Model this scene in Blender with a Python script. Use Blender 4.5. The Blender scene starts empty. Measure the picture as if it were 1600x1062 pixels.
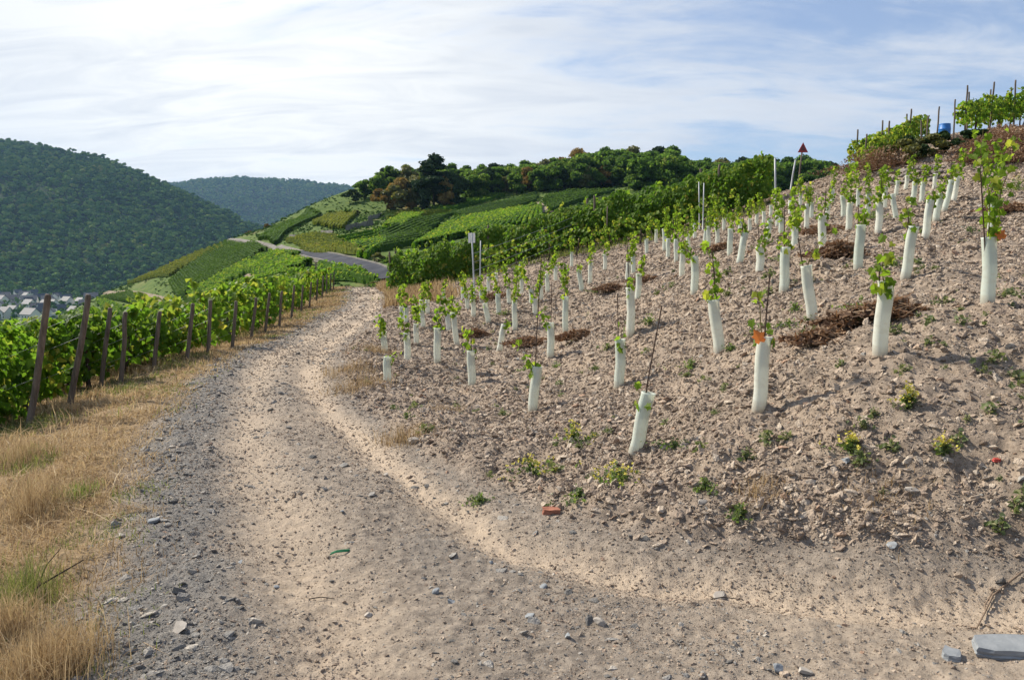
import bpy, bmesh, math, random
import numpy as np
from mathutils import Vector, Matrix, Euler

# ------------------------------------------------------------------ camera, sky, sun, exposure
scene = bpy.context.scene
COL = scene.collection
CAM = np.array([0.0, 0.0, 1.7])
FPX = 1256.0                                    # focal length in pixels of a 1600 px wide frame
PITCH = math.atan2(131.0, FPX)
cam_data = bpy.data.cameras.new('camera')
cam_data.sensor_width = 36.0
cam_data.lens = 36.0 * FPX / 1600.0
cam_data.clip_start = 0.05
cam_data.clip_end = 20000.0
cam = bpy.data.objects.new('camera', cam_data)
COL.objects.link(cam)
cam.location = CAM
cam.rotation_euler = (math.pi / 2 - PITCH, 0, 0)
scene.camera = cam

SUN_AZ, SUN_EL = math.radians(-61), math.radians(41)
SUN_DIR = Vector((math.sin(SUN_AZ) * math.cos(SUN_EL), math.cos(SUN_AZ) * math.cos(SUN_EL), math.sin(SUN_EL)))
sl = bpy.data.lights.new('sun', 'SUN')
sl.energy = 4.4
sl.angle = math.radians(2.0)
sl.color = (1.0, 0.91, 0.77)
sun = bpy.data.objects.new('sun', sl)
COL.objects.link(sun)
sun.rotation_euler = SUN_DIR.to_track_quat('Z', 'Y').to_euler()
sun.location = (-40, 40, 60)

scene.view_settings.view_transform = 'Standard'
scene.view_settings.look = 'None'
scene.view_settings.exposure = 0.76
scene.view_settings.gamma = 1.0
scene.cycles.max_bounces = 6
scene.cycles.diffuse_bounces = 3
scene.cycles.transmission_bounces = 4
scene.cycles.volume_bounces = 0
scene.cycles.use_denoising = True
scene.cycles.caustics_reflective = False
scene.cycles.caustics_refractive = False


class NT:
    """small helper round a node tree"""
    def __init__(s, tree):
        s.t = tree
        tree.nodes.clear()

    def n(s, typ, **kw):
        nd = s.t.nodes.new(typ)
        for k, v in kw.items():
            if k == 'inp':
                for a, b in v.items():
                    if isinstance(b, bpy.types.NodeSocket):
                        s.t.links.new(b, nd.inputs[a])
                    else:
                        nd.inputs[a].default_value = b
            else:
                setattr(nd, k, v)
        return nd

    def l(s, a, b):
        s.t.links.new(a, b)

    def math(s, op, a, b=None, c=None, clamp=False):
        nd = s.t.nodes.new('ShaderNodeMath')
        nd.operation = op
        nd.use_clamp = clamp
        for i, v in enumerate((a, b, c)):
            if v is None:
                continue
            if isinstance(v, bpy.types.NodeSocket):
                s.t.links.new(v, nd.inputs[i])
            else:
                nd.inputs[i].default_value = v
        return nd.outputs[0]

    def mix(s, f, a, b, blend='MIX'):
        nd = s.t.nodes.new('ShaderNodeMix')
        nd.data_type = 'RGBA'
        nd.blend_type = blend
        nd.clamp_factor = True
        for i, v in ((0, f), (6, a), (7, b)):
            if isinstance(v, bpy.types.NodeSocket):
                s.t.links.new(v, nd.inputs[i])
            elif i == 0:
                nd.inputs[i].default_value = v
            else:
                nd.inputs[i].default_value = (*v[:3], 1.0)
        return nd.outputs[2]

    def ramp(s, f, stops, interp='LINEAR'):
        nd = s.t.nodes.new('ShaderNodeValToRGB')
        cr = nd.color_ramp
        cr.interpolation = interp
        while len(cr.elements) < len(stops):
            cr.elements.new(0.5)
        for e, (p, c) in zip(cr.elements, stops):
            e.position = p
            e.color = (*c[:3], 1.0) if len(c) >= 3 else (c[0], c[0], c[0], 1)
        if isinstance(f, bpy.types.NodeSocket):
            s.t.links.new(f, nd.inputs[0])
        return nd.outputs[0]

    def noise(s, vec, scale, detail=4.0, rough=0.55, dist=0.0):
        nd = s.n('ShaderNodeTexNoise')
        if vec is not None:
            s.l(vec, nd.inputs['Vector'])
        nd.inputs['Scale'].default_value = scale
        nd.inputs['Detail'].default_value = detail
        nd.inputs['Roughness'].default_value = rough
        nd.inputs['Distortion'].default_value = dist
        return nd.outputs['Fac']


# sky: Nishita with a thin veil of streaky high cloud that thickens and brightens around a painted glow set apart from the sun
world = bpy.data.worlds.new('World')
scene.world = world
world.use_nodes = True
w = NT(world.node_tree)
sky = w.n('ShaderNodeTexSky', sky_type='NISHITA', sun_disc=False, sun_elevation=SUN_EL, sun_rotation=SUN_AZ,
          altitude=200.0, air_density=1.0, dust_density=1.2, ozone_density=1.0)
tc = w.n('ShaderNodeTexCoord')
d3 = tc.outputs['Generated']
sep = w.n('ShaderNodeSeparateXYZ', inp={0: d3})
zz = w.math('ADD', w.math('MAXIMUM', sep.outputs[2], 0.0), 0.22)
px_ = w.math('DIVIDE', sep.outputs[0], zz)
py_ = w.math('DIVIDE', sep.outputs[1], zz)
cv = w.n('ShaderNodeCombineXYZ', inp={0: px_, 1: py_, 2: 0.0})
mp1 = w.n('ShaderNodeMapping', inp={0: cv.outputs[0], 'Rotation': (0, 0, math.radians(12)), 'Scale': (0.9, 1.55, 1.0), 'Location': (3.1, 0.6, 0.0)})
n1 = w.noise(mp1.outputs[0], 1.05, 7.0, 0.58, 0.5)
mp2 = w.n('ShaderNodeMapping', inp={0: cv.outputs[0], 'Rotation': (0, 0, math.radians(-8)), 'Scale': (0.8, 2.3, 1.0), 'Location': (1.2, 5.0, 2.0)})
n2 = w.noise(mp2.outputs[0], 2.6, 8.0, 0.6, 0.8)
GL = Vector((math.sin(math.radians(-17)) * math.cos(math.radians(17)), math.cos(math.radians(-17)) * math.cos(math.radians(17)), math.sin(math.radians(17))))
dt = w.n('ShaderNodeVectorMath', operation='DOT_PRODUCT', inp={0: d3, 1: GL})
glow = w.math('POWER', w.math('MAXIMUM', dt.outputs['Value'], 0.0), 9.0)
glow2 = w.math('POWER', w.math('MAXIMUM', dt.outputs['Value'], 0.0), 30.0)
cov = w.math('ADD', w.math('MULTIPLY', n1, 1.15), w.math('MULTIPLY', n2, 0.62))
cov = w.math('ADD', cov, w.math('MULTIPLY', glow, 0.42))
mask = w.n('ShaderNodeMapRange', interpolation_type='SMOOTHSTEP', inp={0: cov, 1: 0.82, 2: 1.15, 3: 0.26, 4: 0.98})
ccol = w.mix(glow, (4.5, 4.85, 5.4), (6.1, 6.2, 6.2))
ccol = w.mix(w.math('MULTIPLY', glow2, 0.6), ccol, (7.6, 7.5, 7.1))
cgrey = w.mix(w.math('MULTIPLY', w.math('SUBTRACT', n2, 0.42), 2.2, clamp=True), ccol, (3.9, 4.25, 4.9))
skyc = w.n('ShaderNodeMix', data_type='RGBA', blend_type='MULTIPLY', inp={0: 1.0, 6: sky.outputs[0], 7: (0.60, 0.72, 0.90, 1.0)})
full = w.mix(mask.outputs[0], skyc.outputs[2], cgrey)
bg = w.n('ShaderNodeBackground', inp={0: full, 1: 0.095})
wo = w.n('ShaderNodeOutputWorld')
w.l(bg.outputs[0], wo.inputs[0])
world.cycles.sampling_method = 'MANUAL'
world.cycles.sample_map_resolution = 512

# ------------------------------------------------------------------ numeric helpers
rng = np.random.default_rng(11)
random.seed(5)


def hash2(ix, iy, seed=0):
    h = (ix.astype(np.int64) * 374761393 + iy.astype(np.int64) * 668265263 + seed * 974634777) & 0xFFFFFFFF
    h = ((h ^ (h >> 13)) * 1274126177) & 0xFFFFFFFF
    h = h ^ (h >> 16)
    return (h & 0xFFFFFF) / float(0x1000000)


def vnoise(x, y, seed=0):
    ix, iy = np.floor(x), np.floor(y)
    fx, fy = x - ix, y - iy
    fx = fx * fx * fx * (fx * (fx * 6 - 15) + 10)
    fy = fy * fy * fy * (fy * (fy * 6 - 15) + 10)
    a, b = hash2(ix, iy, seed), hash2(ix + 1, iy, seed)
    c, d = hash2(ix, iy + 1, seed), hash2(ix + 1, iy + 1, seed)
    return (a + (b - a) * fx) * (1 - fy) + (c + (d - c) * fx) * fy


def fbm(x, y, octs=4, seed=0, gain=0.5):
    t, a, s = 0.0, 1.0, 0.0
    for o in range(octs):
        t = t + a * (vnoise(x, y, seed + o * 17) - 0.5)
        s += a
        a *= gain
        x, y = x * 2.03 + 5.1, y * 2.03 - 3.7
    return t / s * 2


def lumps(x, y, cell, seed=0, flat=1.0):
    """rounded lumps, one per cell, of random radius and height: 0..1"""
    x, y = x / cell, y / cell
    ix, iy = np.floor(x), np.floor(y)
    out = np.zeros_like(x)
    for dx in (-1, 0, 1):
        for dy in (-1, 0, 1):
            jx, jy = ix + dx, iy + dy
            cx = jx + hash2(jx, jy, seed)
            cy = jy + hash2(jx, jy, seed + 1)
            r = 0.35 + 0.6 * hash2(jx, jy, seed + 2)
            asp = 0.6 + 0.9 * hash2(jx, jy, seed + 4)
            hgt = hash2(jx, jy, seed + 3)
            q = 1 - (((x - cx) * asp) ** 2 + ((y - cy) / asp) ** 2) / (r * r)
            out = np.maximum(out, np.clip(q, 0, 1) ** (0.5 * flat) * (0.35 + 0.65 * hgt) * r)
    return out


def sstep(a, b, x):
    t = np.clip((x - a) / (b - a), 0, 1)
    return t * t * (3 - 2 * t)


def ray(px, py):
    """world direction through a point of the photograph, scaled to one metre along y"""
    u, v = (px - 800.0) / FPX, (531.0 - py) / FPX
    c, s = math.cos(PITCH), math.sin(PITCH)
    dx, dy, dz = u, c + v * s, -s + v * c
    return np.array([dx / dy, 1.0, dz / dy])


def at(px, py, d):
    return CAM + ray(px, py) * d


def to_px(p):
    q = np.asarray(p) - CAM
    c, s = math.cos(PITCH), math.sin(PITCH)
    f = q[1] * c - q[2] * s
    up = q[1] * s + q[2] * c
    return 800 + FPX * q[0] / f, 531 - FPX * up / f


class TPS:
    def __init__(self, P, lam, scale):
        P = np.array(P, float)
        self.s = scale
        self.X = P[:, :2] / scale
        n = len(P)
        K = self.k(self.X[:, None, :] - self.X[None, :, :])
        A = np.zeros((n + 3, n + 3))
        wts = P[:, 3] if P.shape[1] > 3 else np.ones(n)
        A[:n, :n] = K + np.diag(lam / wts)
        A[:n, n] = 1
        A[:n, n + 1:] = self.X
        A[n, :n] = 1
        A[n + 1:, :n] = self.X.T
        self.c = np.linalg.solve(A, np.concatenate([P[:, 2], [0, 0, 0]]))

    @staticmethod
    def k(d):
        r2 = (d ** 2).sum(-1)
        return 0.5 * r2 * np.log(r2 + 1e-12)

    def __call__(self, x, y):
        x, y = np.atleast_1d(np.asarray(x, float)), np.atleast_1d(np.asarray(y, float))
        sh = x.shape
        Q = np.stack([x.ravel(), y.ravel()], 1) / self.s
        out = np.empty(len(Q))
        for i in range(0, len(Q), 40000):
            q = Q[i:i + 40000]
            out[i:i + 40000] = self.k(q[:, None, :] - self.X[None]) @ self.c[:-3] + self.c[-3] + q @ self.c[-2:]
        return out.reshape(sh)


# ------------------------------------------------------------------ the lie of the land
# young vines: x of the tube's top, y of its top, x of its foot, y of its foot, in the photograph
TUBES = [
 (1010, 625, 990, 728), (839, 583, 831, 656), (968, 540, 967, 618), (1112, 476, 1124, 562), (1191, 539, 1184, 658),
 (1375, 456, 1373, 575), (1541, 391, 1543, 497), (736, 552, 737, 610), (606, 563, 604, 606), (684, 526, 683, 583),
 (636, 526, 637, 574), (600, 524, 601, 556), (651, 510, 650, 544), (708, 488, 714, 545), (860, 518, 860, 574),
 (788, 512, 779, 556), (804, 473, 804, 522), (883, 466, 883, 527), (983, 464, 985, 541), (659, 471, 659, 493),
 (660, 497, 661, 520), (635, 490, 635, 510), (628, 486, 628, 504), (668, 477, 668, 498), (693, 456, 694, 474),
 (723, 450, 723, 474), (739, 471, 740, 498), (758, 480, 763, 512), (730, 466, 730, 490), (763, 435, 763, 460),
 (776, 430, 774, 450), (778, 463, 779, 497), (813, 416, 813, 436), (815, 437, 815, 464), (830, 456, 830, 481),
 (844, 441, 845, 472), (795, 454, 795, 481), (836, 471, 836, 494), (893, 395, 893, 420), (904, 427, 909, 464),
 (923, 416, 921, 451), (981, 417, 980, 454), (998, 434, 996, 477), (989, 402, 989, 432), (855, 432, 855, 462),
 (1025, 362, 1025, 384), (1037, 362, 1038, 397), (1044, 376, 1043, 408), (1056, 378, 1056, 415), (1065, 393, 1065, 440),
 (1084, 402, 1085, 463), (1085, 353, 1085, 378), (1106, 359, 1107, 392), (1102, 366, 1101, 385), (1120, 363, 1121, 388),
 (1107, 344, 1107, 364), (1118, 345, 1118, 364), (1140, 362, 1140, 407), (1156, 344, 1156, 366), (1162, 370, 1154, 420),
 (1171, 346, 1171, 364), (1182, 336, 1182, 354), (1193, 338, 1193, 354), (1202, 345, 1197, 384), (1214, 336, 1214, 361),
 (1220, 352, 1220, 374), (1187, 402, 1187, 435), (1225, 390, 1224, 461), (1260, 327, 1259, 367), (1267, 320, 1268, 346),
 (1241, 369, 1241, 395), (1282, 347, 1284, 406), (1256, 424, 1269, 512), (1292, 331, 1292, 353), (1315, 312, 1318, 347),
 (1325, 325, 1325, 370), (1340, 299, 1340, 329), (1356, 303, 1356, 340), (1372, 327, 1372, 377), (1383, 295, 1381, 333),
 (1394, 305, 1400, 347), (1401, 287, 1400, 310), (1428, 291, 1425, 327), (1441, 289, 1439, 321), (1451, 328, 1444, 389),
 (1467, 310, 1461, 353), (1483, 288, 1475, 336), (1494, 281, 1489, 321), (1421, 365, 1413, 448), (1340, 356, 1340, 428),
 (1548, 322, 1549, 368), (700, 500, 701, 522), (752, 452, 752, 476), (868, 420, 868, 444), (945, 402, 945, 428),
 (1010, 378, 1010, 402), (1075, 372, 1075, 396), (1131, 344, 1131, 364), (1204, 322, 1204, 340), (1234, 318, 1234, 340),
 (1250, 308, 1250, 328), (1300, 300, 1300, 322), (1416, 278, 1415, 300), (1460, 276, 1459, 300),
]
LEFT_EDGE = np.array([(-8.9, 44), (-8.6, 41), (-7.3, 35), (-6.5, 30.5), (-5.7, 24), (-5.4, 21), (-5.0, 14.2), (-4.35, 10.7), (-3.35, 7.1), (-2.6, 5.3), (-2.0, 3.6), (-1.6, 2.2), (-1.4, 0.5), (-1.4, -3)])[::-1]
RIGHT_EDGE = np.array([(-7.2, 44), (-6.9, 41), (-5.5, 35), (-4.8, 30.5), (-4.1, 26), (-3.6, 21.4), (-3.15, 15), (-2.4, 10.9), (-1.75, 9.0), (-0.95, 7.1), (-0.35, 5.9), (0.15, 5.2), (0.9, 4.55), (1.5, 4.25), (2.6, 4.0), (4.0, 3.7), (8, 3.2), (14, 2.8)])[::-1]

near_pts = []
for (i_, (xt, yt, xb, yb)) in enumerate(TUBES):
    h = math.hypot(yb - yt, xb - xt)
    if h < 36 or i_ in (8, 13, 16, 17, 18):
        continue
    d = FPX * 0.53 / h
    p = at(xb, yb, d)
    near_pts.append((p[0], p[1], p[2], 1.0))
for (x, y) in LEFT_EDGE[1:]:
    near_pts.append((x, y, 0.0, 4.0))
    near_pts.append((x - 1.3, y, -0.16, 3.0))
    near_pts.append((x - 2.2, y, -0.42, 3.0))
    near_pts.append((x - 6, y, -1.9, 2.0))
    near_pts.append((x - 14, y, -5.2, 2.0))
    near_pts.append((x - 26, y, -11.0, 1.0))
for (x, y) in RIGHT_EDGE:
    if x < 3:
        near_pts.append((x, y, 0.03, 4.0))
near_pts += [(2.6, 4.0, 0.1, 3), (4, 3.7, 0.34, 2), (8, 3.2, 0.9, 2), (2.0, 3.0, 0.06, 3), (1, 0, 0.0, 3), (5, 0, 0.25, 2), (10, 0, 0.9, 2), (1, -5, 0, 2), (10, -6, 0.8, 1), (0.3, 3, 0, 3)]
for (px, py, d) in [(620, 466, 34), (700, 447, 33), (800, 418, 32), (900, 392, 31), (1024, 374, 29), (1100, 352, 28.5), (1200, 330, 27),
                    (1250, 300, 28), (1300, 296, 26), (1340, 290, 25), (1400, 300, 22.5), (1470, 300, 21), (1560, 300, 18), (1600, 330, 14.5),
                    (1600, 420, 9.3), (1600, 510, 6.4), (1600, 600, 5.1), (1600, 700, 4.5), (1450, 700, 4.75), (1300, 760, 4.75), (1150, 770, 5.0)]:
    p = at(px, py, d)
    near_pts.append((p[0], p[1], p[2], 2.0))
# terrace above, ridge and what lies behind it
for (px, py, d) in [(1400, 262, 25), (1480, 245, 25), (1560, 232, 25.5), (1600, 224, 26), (1350, 276, 28), (1440, 222, 29), (1500, 213, 30), (1560, 207, 31), (1600, 203, 31), (1700, 180, 31), (1700, 260, 22), (1750, 350, 14)]:
    p = at(px, py, d)
    near_pts.append((p[0], p[1], p[2], 2.0))
near_pts += [(22, 40, 6.8, 1), (30, 30, 8.5, 1), (40, 45, 10, 1), (25, 55, 5.5, 1), (12, 38, 3.4, 1.5), (8, 40, 2.4, 1.5), (2, 42, 0.9, 1.5), (-4, 42, -0.4, 1.5), (15, 55, 2.0, 1),
             (0, 55, -1.5, 1), (-8.5, 48, -1.0, 2), (-9.5, 55, -2.6, 2), (-10.5, 62, -4.2, 2), (0, 70, -4, 1), (20, 75, 0, 1), (-16, 50, -4.2, 1), (-25, 55, -10, 1), (-40, 40, -17, 1), (-45, 15, -19, 1), (-45, -10, -19, 1), (20, 8, 4.4, 1), (25, -5, 4.5, 1), (25, 18, 7.0, 1)]
near_pts += [(-2.2, 14, 0.03, 2), (-2.5, 18, 0.06, 2), (-1.2, 17, 0.2, 1.5), (-1.9, 12, 0.04, 2)]
H_near = TPS(near_pts, 0.02, 8.0)

mid_src = [  # px, py, metres away: visible ground of the slopes across the dip
 (600, 437, 80), (575, 424, 88), (540, 413, 100), (500, 403, 118), (468, 395, 135), (430, 388, 160), (400, 382, 185), (370, 377, 215), (352, 377, 235),
 (560, 385, 140), (640, 388, 110), (700, 380, 115), (760, 352, 140), (850, 328, 175), (940, 305, 225), (640, 345, 190), (700, 336, 205), (580, 333, 240),
 (500, 333, 255), (480, 328, 262), (430, 352, 262), (395, 370, 262), (350, 376, 262), (320, 390, 258), (280, 409, 252), (235, 430, 248), (195, 447, 245), (160, 458, 242),
 (285, 460, 165), (330, 458, 130), (380, 420, 165), (420, 440, 105), (480, 416, 105), (225, 480, 190), (150, 470, 235), (260, 474, 180), (420, 410, 135),
 (600, 326, 250), (690, 328, 240), (760, 306, 262), (860, 297, 270), (950, 292, 275), (1050, 285, 270), (840, 312, 215), (900, 322, 175)]
mid_pts = []
for (px, py, d) in mid_src:
    p = at(px, py, d)
    mid_pts.append((p[0], p[1], p[2], 1.0))
for (px, ytop, hgt) in [(570, 278, 10), (620, 262, 12), (660, 260, 12), (720, 258, 13), (800, 252, 13), (870, 247, 13), (905, 236, 13), (960, 232, 13), (1040, 232, 13), (1100, 248, 13), (1180, 248, 13), (1260, 246, 13), (1300, 264, 12), (1400, 270, 12), (1500, 275, 12)]:
    p = at(px, ytop, 325)
    mid_pts.append((p[0], p[1], p[2] - hgt, 1.0))
for (px, yb) in [(1150, 300), (1250, 310), (1350, 320)]:
    p = at(px, yb, 240)
    mid_pts.append((p[0], p[1], p[2], 0.6))
mid_pts += [(-9.5, 60, -3.8, 2), (-12, 70, -4.2, 2), (0, 72, -4, 1), (20, 72, 0, 1), (40, 75, 4, 1), (60, 120, 6, .6), (40, 110, 2, .6), (100, 200, 12, .6), (-25, 60, -11, 1), (-40, 60, -18, 1),
            (-60, 70, -26, 1), (-100, 60, -42, 1), (-100, 110, -40, .6), (-150, 150, -50, .6), (-170, 220, -40, .6), (-200, 250, -52, .6),
            (-150, 320, -40, .6), (-110, 330, -22, .6), (-80, 340, -12, .6), (-60, 350, -4, .6), (-200, 400, -56, .6), (-100, 450, -40, .6), (0, 450, 5, .6), (100, 450, 20, .6), (200, 420, 20, .6), (0, 560, -20, .6), (200, 560, 0, .6), (-220, 60, -56, .6), (-250, 560, -57, .6), (250, 300, 25, .6)]
H_mid = TPS(mid_pts, 0.004, 60.0)
VALLEY = -55.3


def H0(x, y):
    x, y = np.asarray(x, float), np.asarray(y, float)
    r = np.hypot(x, y)
    zn = H_near(x, y) if np.any(r < 76) else np.zeros_like(r)
    zm = H_mid(x, y)
    k = sstep(56, 74, r)
    z = np.where(r < 56, zn, np.where(r > 74, zm, zn * (1 - k) + zm * k))
    far = sstep(430, 640, r)
    z = z * (1 - far) + (VALLEY - 1.5) * far
    return np.maximum(z, VALLEY - 1.5)


def cast(px, py, d0=2.0, d1=420.0):
    """where the line of sight through a point of the photograph meets the ground"""
    v = ray(px, py)
    ds = np.exp(np.linspace(math.log(d0), math.log(d1), 500))
    P = CAM[None] + v[None] * ds[:, None]
    g = P[:, 2] - H0(P[:, 0], P[:, 1])
    i = np.argmax(g < 0)
    if g[i] >= 0:
        return None
    a, b = ds[max(i - 1, 0)], ds[i]
    for _ in range(18):
        m = 0.5 * (a + b)
        q = CAM + v * m
        if q[2] - float(H0(q[0:1], q[1:2])[0]) < 0:
            b = m
        else:
            a = m
    return CAM + v * b

# ------------------------------------------------------------------ mesh and material helpers
def new_mesh(name, V, faces=None, quads=None, tris=None, smooth=False, attrs=None):
    """mesh from numpy arrays: quads (n,4), tris (n,3) or a list of faces"""
    me = bpy.data.meshes.new(name)
    V = np.asarray(V, np.float32)
    if faces is not None:
        me.from_pydata(V.tolist(), [], [tuple(int(i) for i in f) for f in faces])
    else:
        loops, starts, tot = [], [], 0
        for arr in (quads, tris):
            if arr is None or len(arr) == 0:
                continue
            arr = np.asarray(arr, np.int32)
            k = arr.shape[1]
            starts.append(tot + np.arange(len(arr), dtype=np.int32) * k)
            loops.append(arr.ravel())
            tot += arr.size
        loops, starts = np.concatenate(loops), np.concatenate(starts)
        me.vertices.add(len(V))
        me.vertices.foreach_set('co', V.ravel())
        me.loops.add(len(loops))
        me.loops.foreach_set('vertex_index', loops)
        me.polygons.add(len(starts))
        me.polygons.foreach_set('loop_start', starts)
        me.update(calc_edges=True)
    me.polygons.foreach_set('use_smooth', np.full(len(me.polygons), bool(smooth)))
    for k, v in (attrs or {}).items():
        v = np.asarray(v, np.float32)
        if v.ndim == 1:
            a = me.attributes.new(k, 'FLOAT', 'POINT')
            a.data.foreach_set('value', v)
        else:
            a = me.attributes.new(k, 'FLOAT_VECTOR', 'POINT')
            a.data.foreach_set('vector', v.ravel())
    me.update()
    return me


def obj(name, me, m=None, parent=None, loc=None, label=None, cat=None, group=None, kind=None):
    o = bpy.data.objects.new(name, me)
    COL.objects.link(o)
    if m is not None and me is not None and len(me.materials) == 0:
        me.materials.append(m)
    if parent is not None:
        o.parent = parent
    if loc is not None:
        o.location = loc
    for k, v in (('label', label), ('category', cat), ('group', group), ('kind', kind)):
        if v:
            o[k] = v
    return o


def thing(name, label, cat, loc=(0, 0, 0), rot=(0, 0, 0), group=None):
    o = bpy.data.objects.new(name, None)
    COL.objects.link(o)
    o.empty_display_size = 0.2
    o.location = [float(c) for c in loc]
    o.rotation_euler = rot
    o['label'] = label
    o['category'] = cat
    if group:
        o['group'] = group
    return o


def mat(name):
    m = bpy.data.materials.new(name)
    m.use_nodes = True
    return m, NT(m.node_tree)


def finish(t, col, rough=0.8, spec=0.3, bump=None, bump_s=0.3, bump_d=0.01, trans=0.0, tcol=None):
    b = t.n('ShaderNodeBsdfPrincipled')
    if isinstance(col, bpy.types.NodeSocket):
        t.l(col, b.inputs['Base Color'])
    else:
        b.inputs['Base Color'].default_value = (*col, 1)
    if isinstance(rough, bpy.types.NodeSocket):
        t.l(rough, b.inputs['Roughness'])
    else:
        b.inputs['Roughness'].default_value = rough
    b.inputs['Specular IOR Level'].default_value = spec
    if bump is not None:
        bn = t.n('ShaderNodeBump', inp={'Strength': bump_s, 'Distance': bump_d, 'Height': bump})
        t.l(bn.outputs[0], b.inputs['Normal'])
    out = t.n('ShaderNodeOutputMaterial')
    if trans > 0:
        tr = t.n('ShaderNodeBsdfTranslucent')
        if isinstance(tcol, bpy.types.NodeSocket):
            t.l(tcol, tr.inputs[0])
        else:
            tr.inputs[0].default_value = (*tcol, 1)
        mx = t.n('ShaderNodeMixShader', inp={0: trans})
        t.l(b.outputs[0], mx.inputs[1])
        t.l(tr.outputs[0], mx.inputs[2])
        t.l(mx.outputs[0], out.inputs[0])
    else:
        t.l(b.outputs[0], out.inputs[0])
    return b


def attr(t, name):
    return t.n('ShaderNodeAttribute', attribute_name=name).outputs['Fac']


def objpos(t):
    return t.n('ShaderNodeNewGeometry').outputs['Position']


def leaf_mat(name, stops, tstops, trans=0.45, rough=0.5, randomise=True, spec=0.35):
    """leaf colour from the per-leaf value 'var' (and a little from the object)"""
    m, t = mat(name)
    v = attr(t, 'var')
    if randomise:
        r = t.n('ShaderNodeObjectInfo').outputs['Random']
        v = t.math('ADD', v, t.math('MULTIPLY', t.math('SUBTRACT', r, 0.5), 0.22), clamp=True)
    c = t.ramp(v, stops)
    tc_ = t.ramp(v, tstops)
    nz = t.noise(objpos(t), 22.0, 2.0)
    c = t.mix(t.math('MULTIPLY', nz, 0.35), c, (0.0, 0.0, 0.0), 'MIX') if False else c
    finish(t, c, rough, spec, trans=trans, tcol=tc_)
    return m


def plain_mat(name, c1, c2, scale=8.0, rough=0.8, bump=0.2, bd=0.005, stretch=None, spec=0.25, rnd=0.0):
    m, t = mat(name)
    tcn = t.n('ShaderNodeTexCoord').outputs['Object']
    if stretch:
        tcn = t.n('ShaderNodeMapping', inp={0: tcn, 'Scale': stretch}).outputs[0]
    nz = t.noise(tcn, scale, 5.0, 0.6)
    f = t.math('MULTIPLY', t.math('SUBTRACT', nz, 0.3), 2.4, clamp=True)
    if rnd:
        r = t.n('ShaderNodeObjectInfo').outputs['Random']
        f = t.math('ADD', t.math('MULTIPLY', f, 1 - rnd), t.math('MULTIPLY', r, rnd), clamp=True)
    finish(t, t.mix(f, c1, c2), rough, spec, nz, bump, bd)
    return m


# ---- leaf and blade geometry, all as one array operation
def frames(nrm, up):
    """orthonormal frames (tangent along the leaf, side, normal) from normals and preferred directions"""
    nrm = nrm / (np.linalg.norm(nrm, axis=1, keepdims=True) + 1e-9)
    tng = up - (up * nrm).sum(1, keepdims=True) * nrm
    tng /= (np.linalg.norm(tng, axis=1, keepdims=True) + 1e-9)
    side = np.cross(nrm, tng)
    return tng, side, nrm


LOBED = np.array([(0.0, 0.02), (0.24, -0.12), (0.50, 0.10), (0.40, 0.30), (0.58, 0.55), (0.30, 0.62), (0.0, 1.0)])
KITE = np.array([(0.0, 0.0), (0.5, 0.38), (0.0, 1.0)])
OVAL = np.array([(0.0, 0.0), (0.36, 0.22), (0.42, 0.58), (0.0, 1.0)])


def leaves(P, nrm, size, var, outline=KITE, droop=None, fold=0.25):
    """leaves at points P with normals nrm; two folded halves each; returns verts, tris, var per vertex"""
    n = len(P)
    if droop is None:
        droop = np.array([0, 0, -1.0])
    d = np.broadcast_to(droop, (n, 3)) + rng.normal(0, 0.45, (n, 3))
    tng, side, nr = frames(nrm, d)
    k = len(outline)
    inner = k - 2
    nv = k + inner
    V = np.zeros((n, nv, 3))
    s = np.asarray(size).reshape(-1, 1)
    for j, (u, v) in enumerate(outline):
        vv = v - 0.35
        V[:, j] = P + s * (vv * tng + u * side + fold * abs(u) * nr - 0.18 * v * v * nr)
    for j in range(1, k - 1):
        u, v = outline[j]
        V[:, k + j - 1] = P + s * ((v - 0.35) * tng - u * side + fold * abs(u) * nr - 0.18 * v * v * nr)
    T = []
    for j in range(1, k - 1):
        T.append((0, j, j + 1))
        a = k + j - 1
        b = k + j if j + 1 < k - 1 else k - 1
        T.append((0, b, a))
    T = np.array(T)
    tri = (np.arange(n)[:, None, None] * nv + T[None]).reshape(-1, 3)
    return V.reshape(-1, 3), tri, np.repeat(var, nv)


def merge(parts):
    """merge (verts, tris, var) triples"""
    V, T, A, o = [], [], [], 0
    for v, t_, a in parts:
        V.append(v)
        T.append(np.asarray(t_) + o)
        A.append(a)
        o += len(v)
    return np.concatenate(V), np.concatenate(T), np.concatenate(A)


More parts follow.
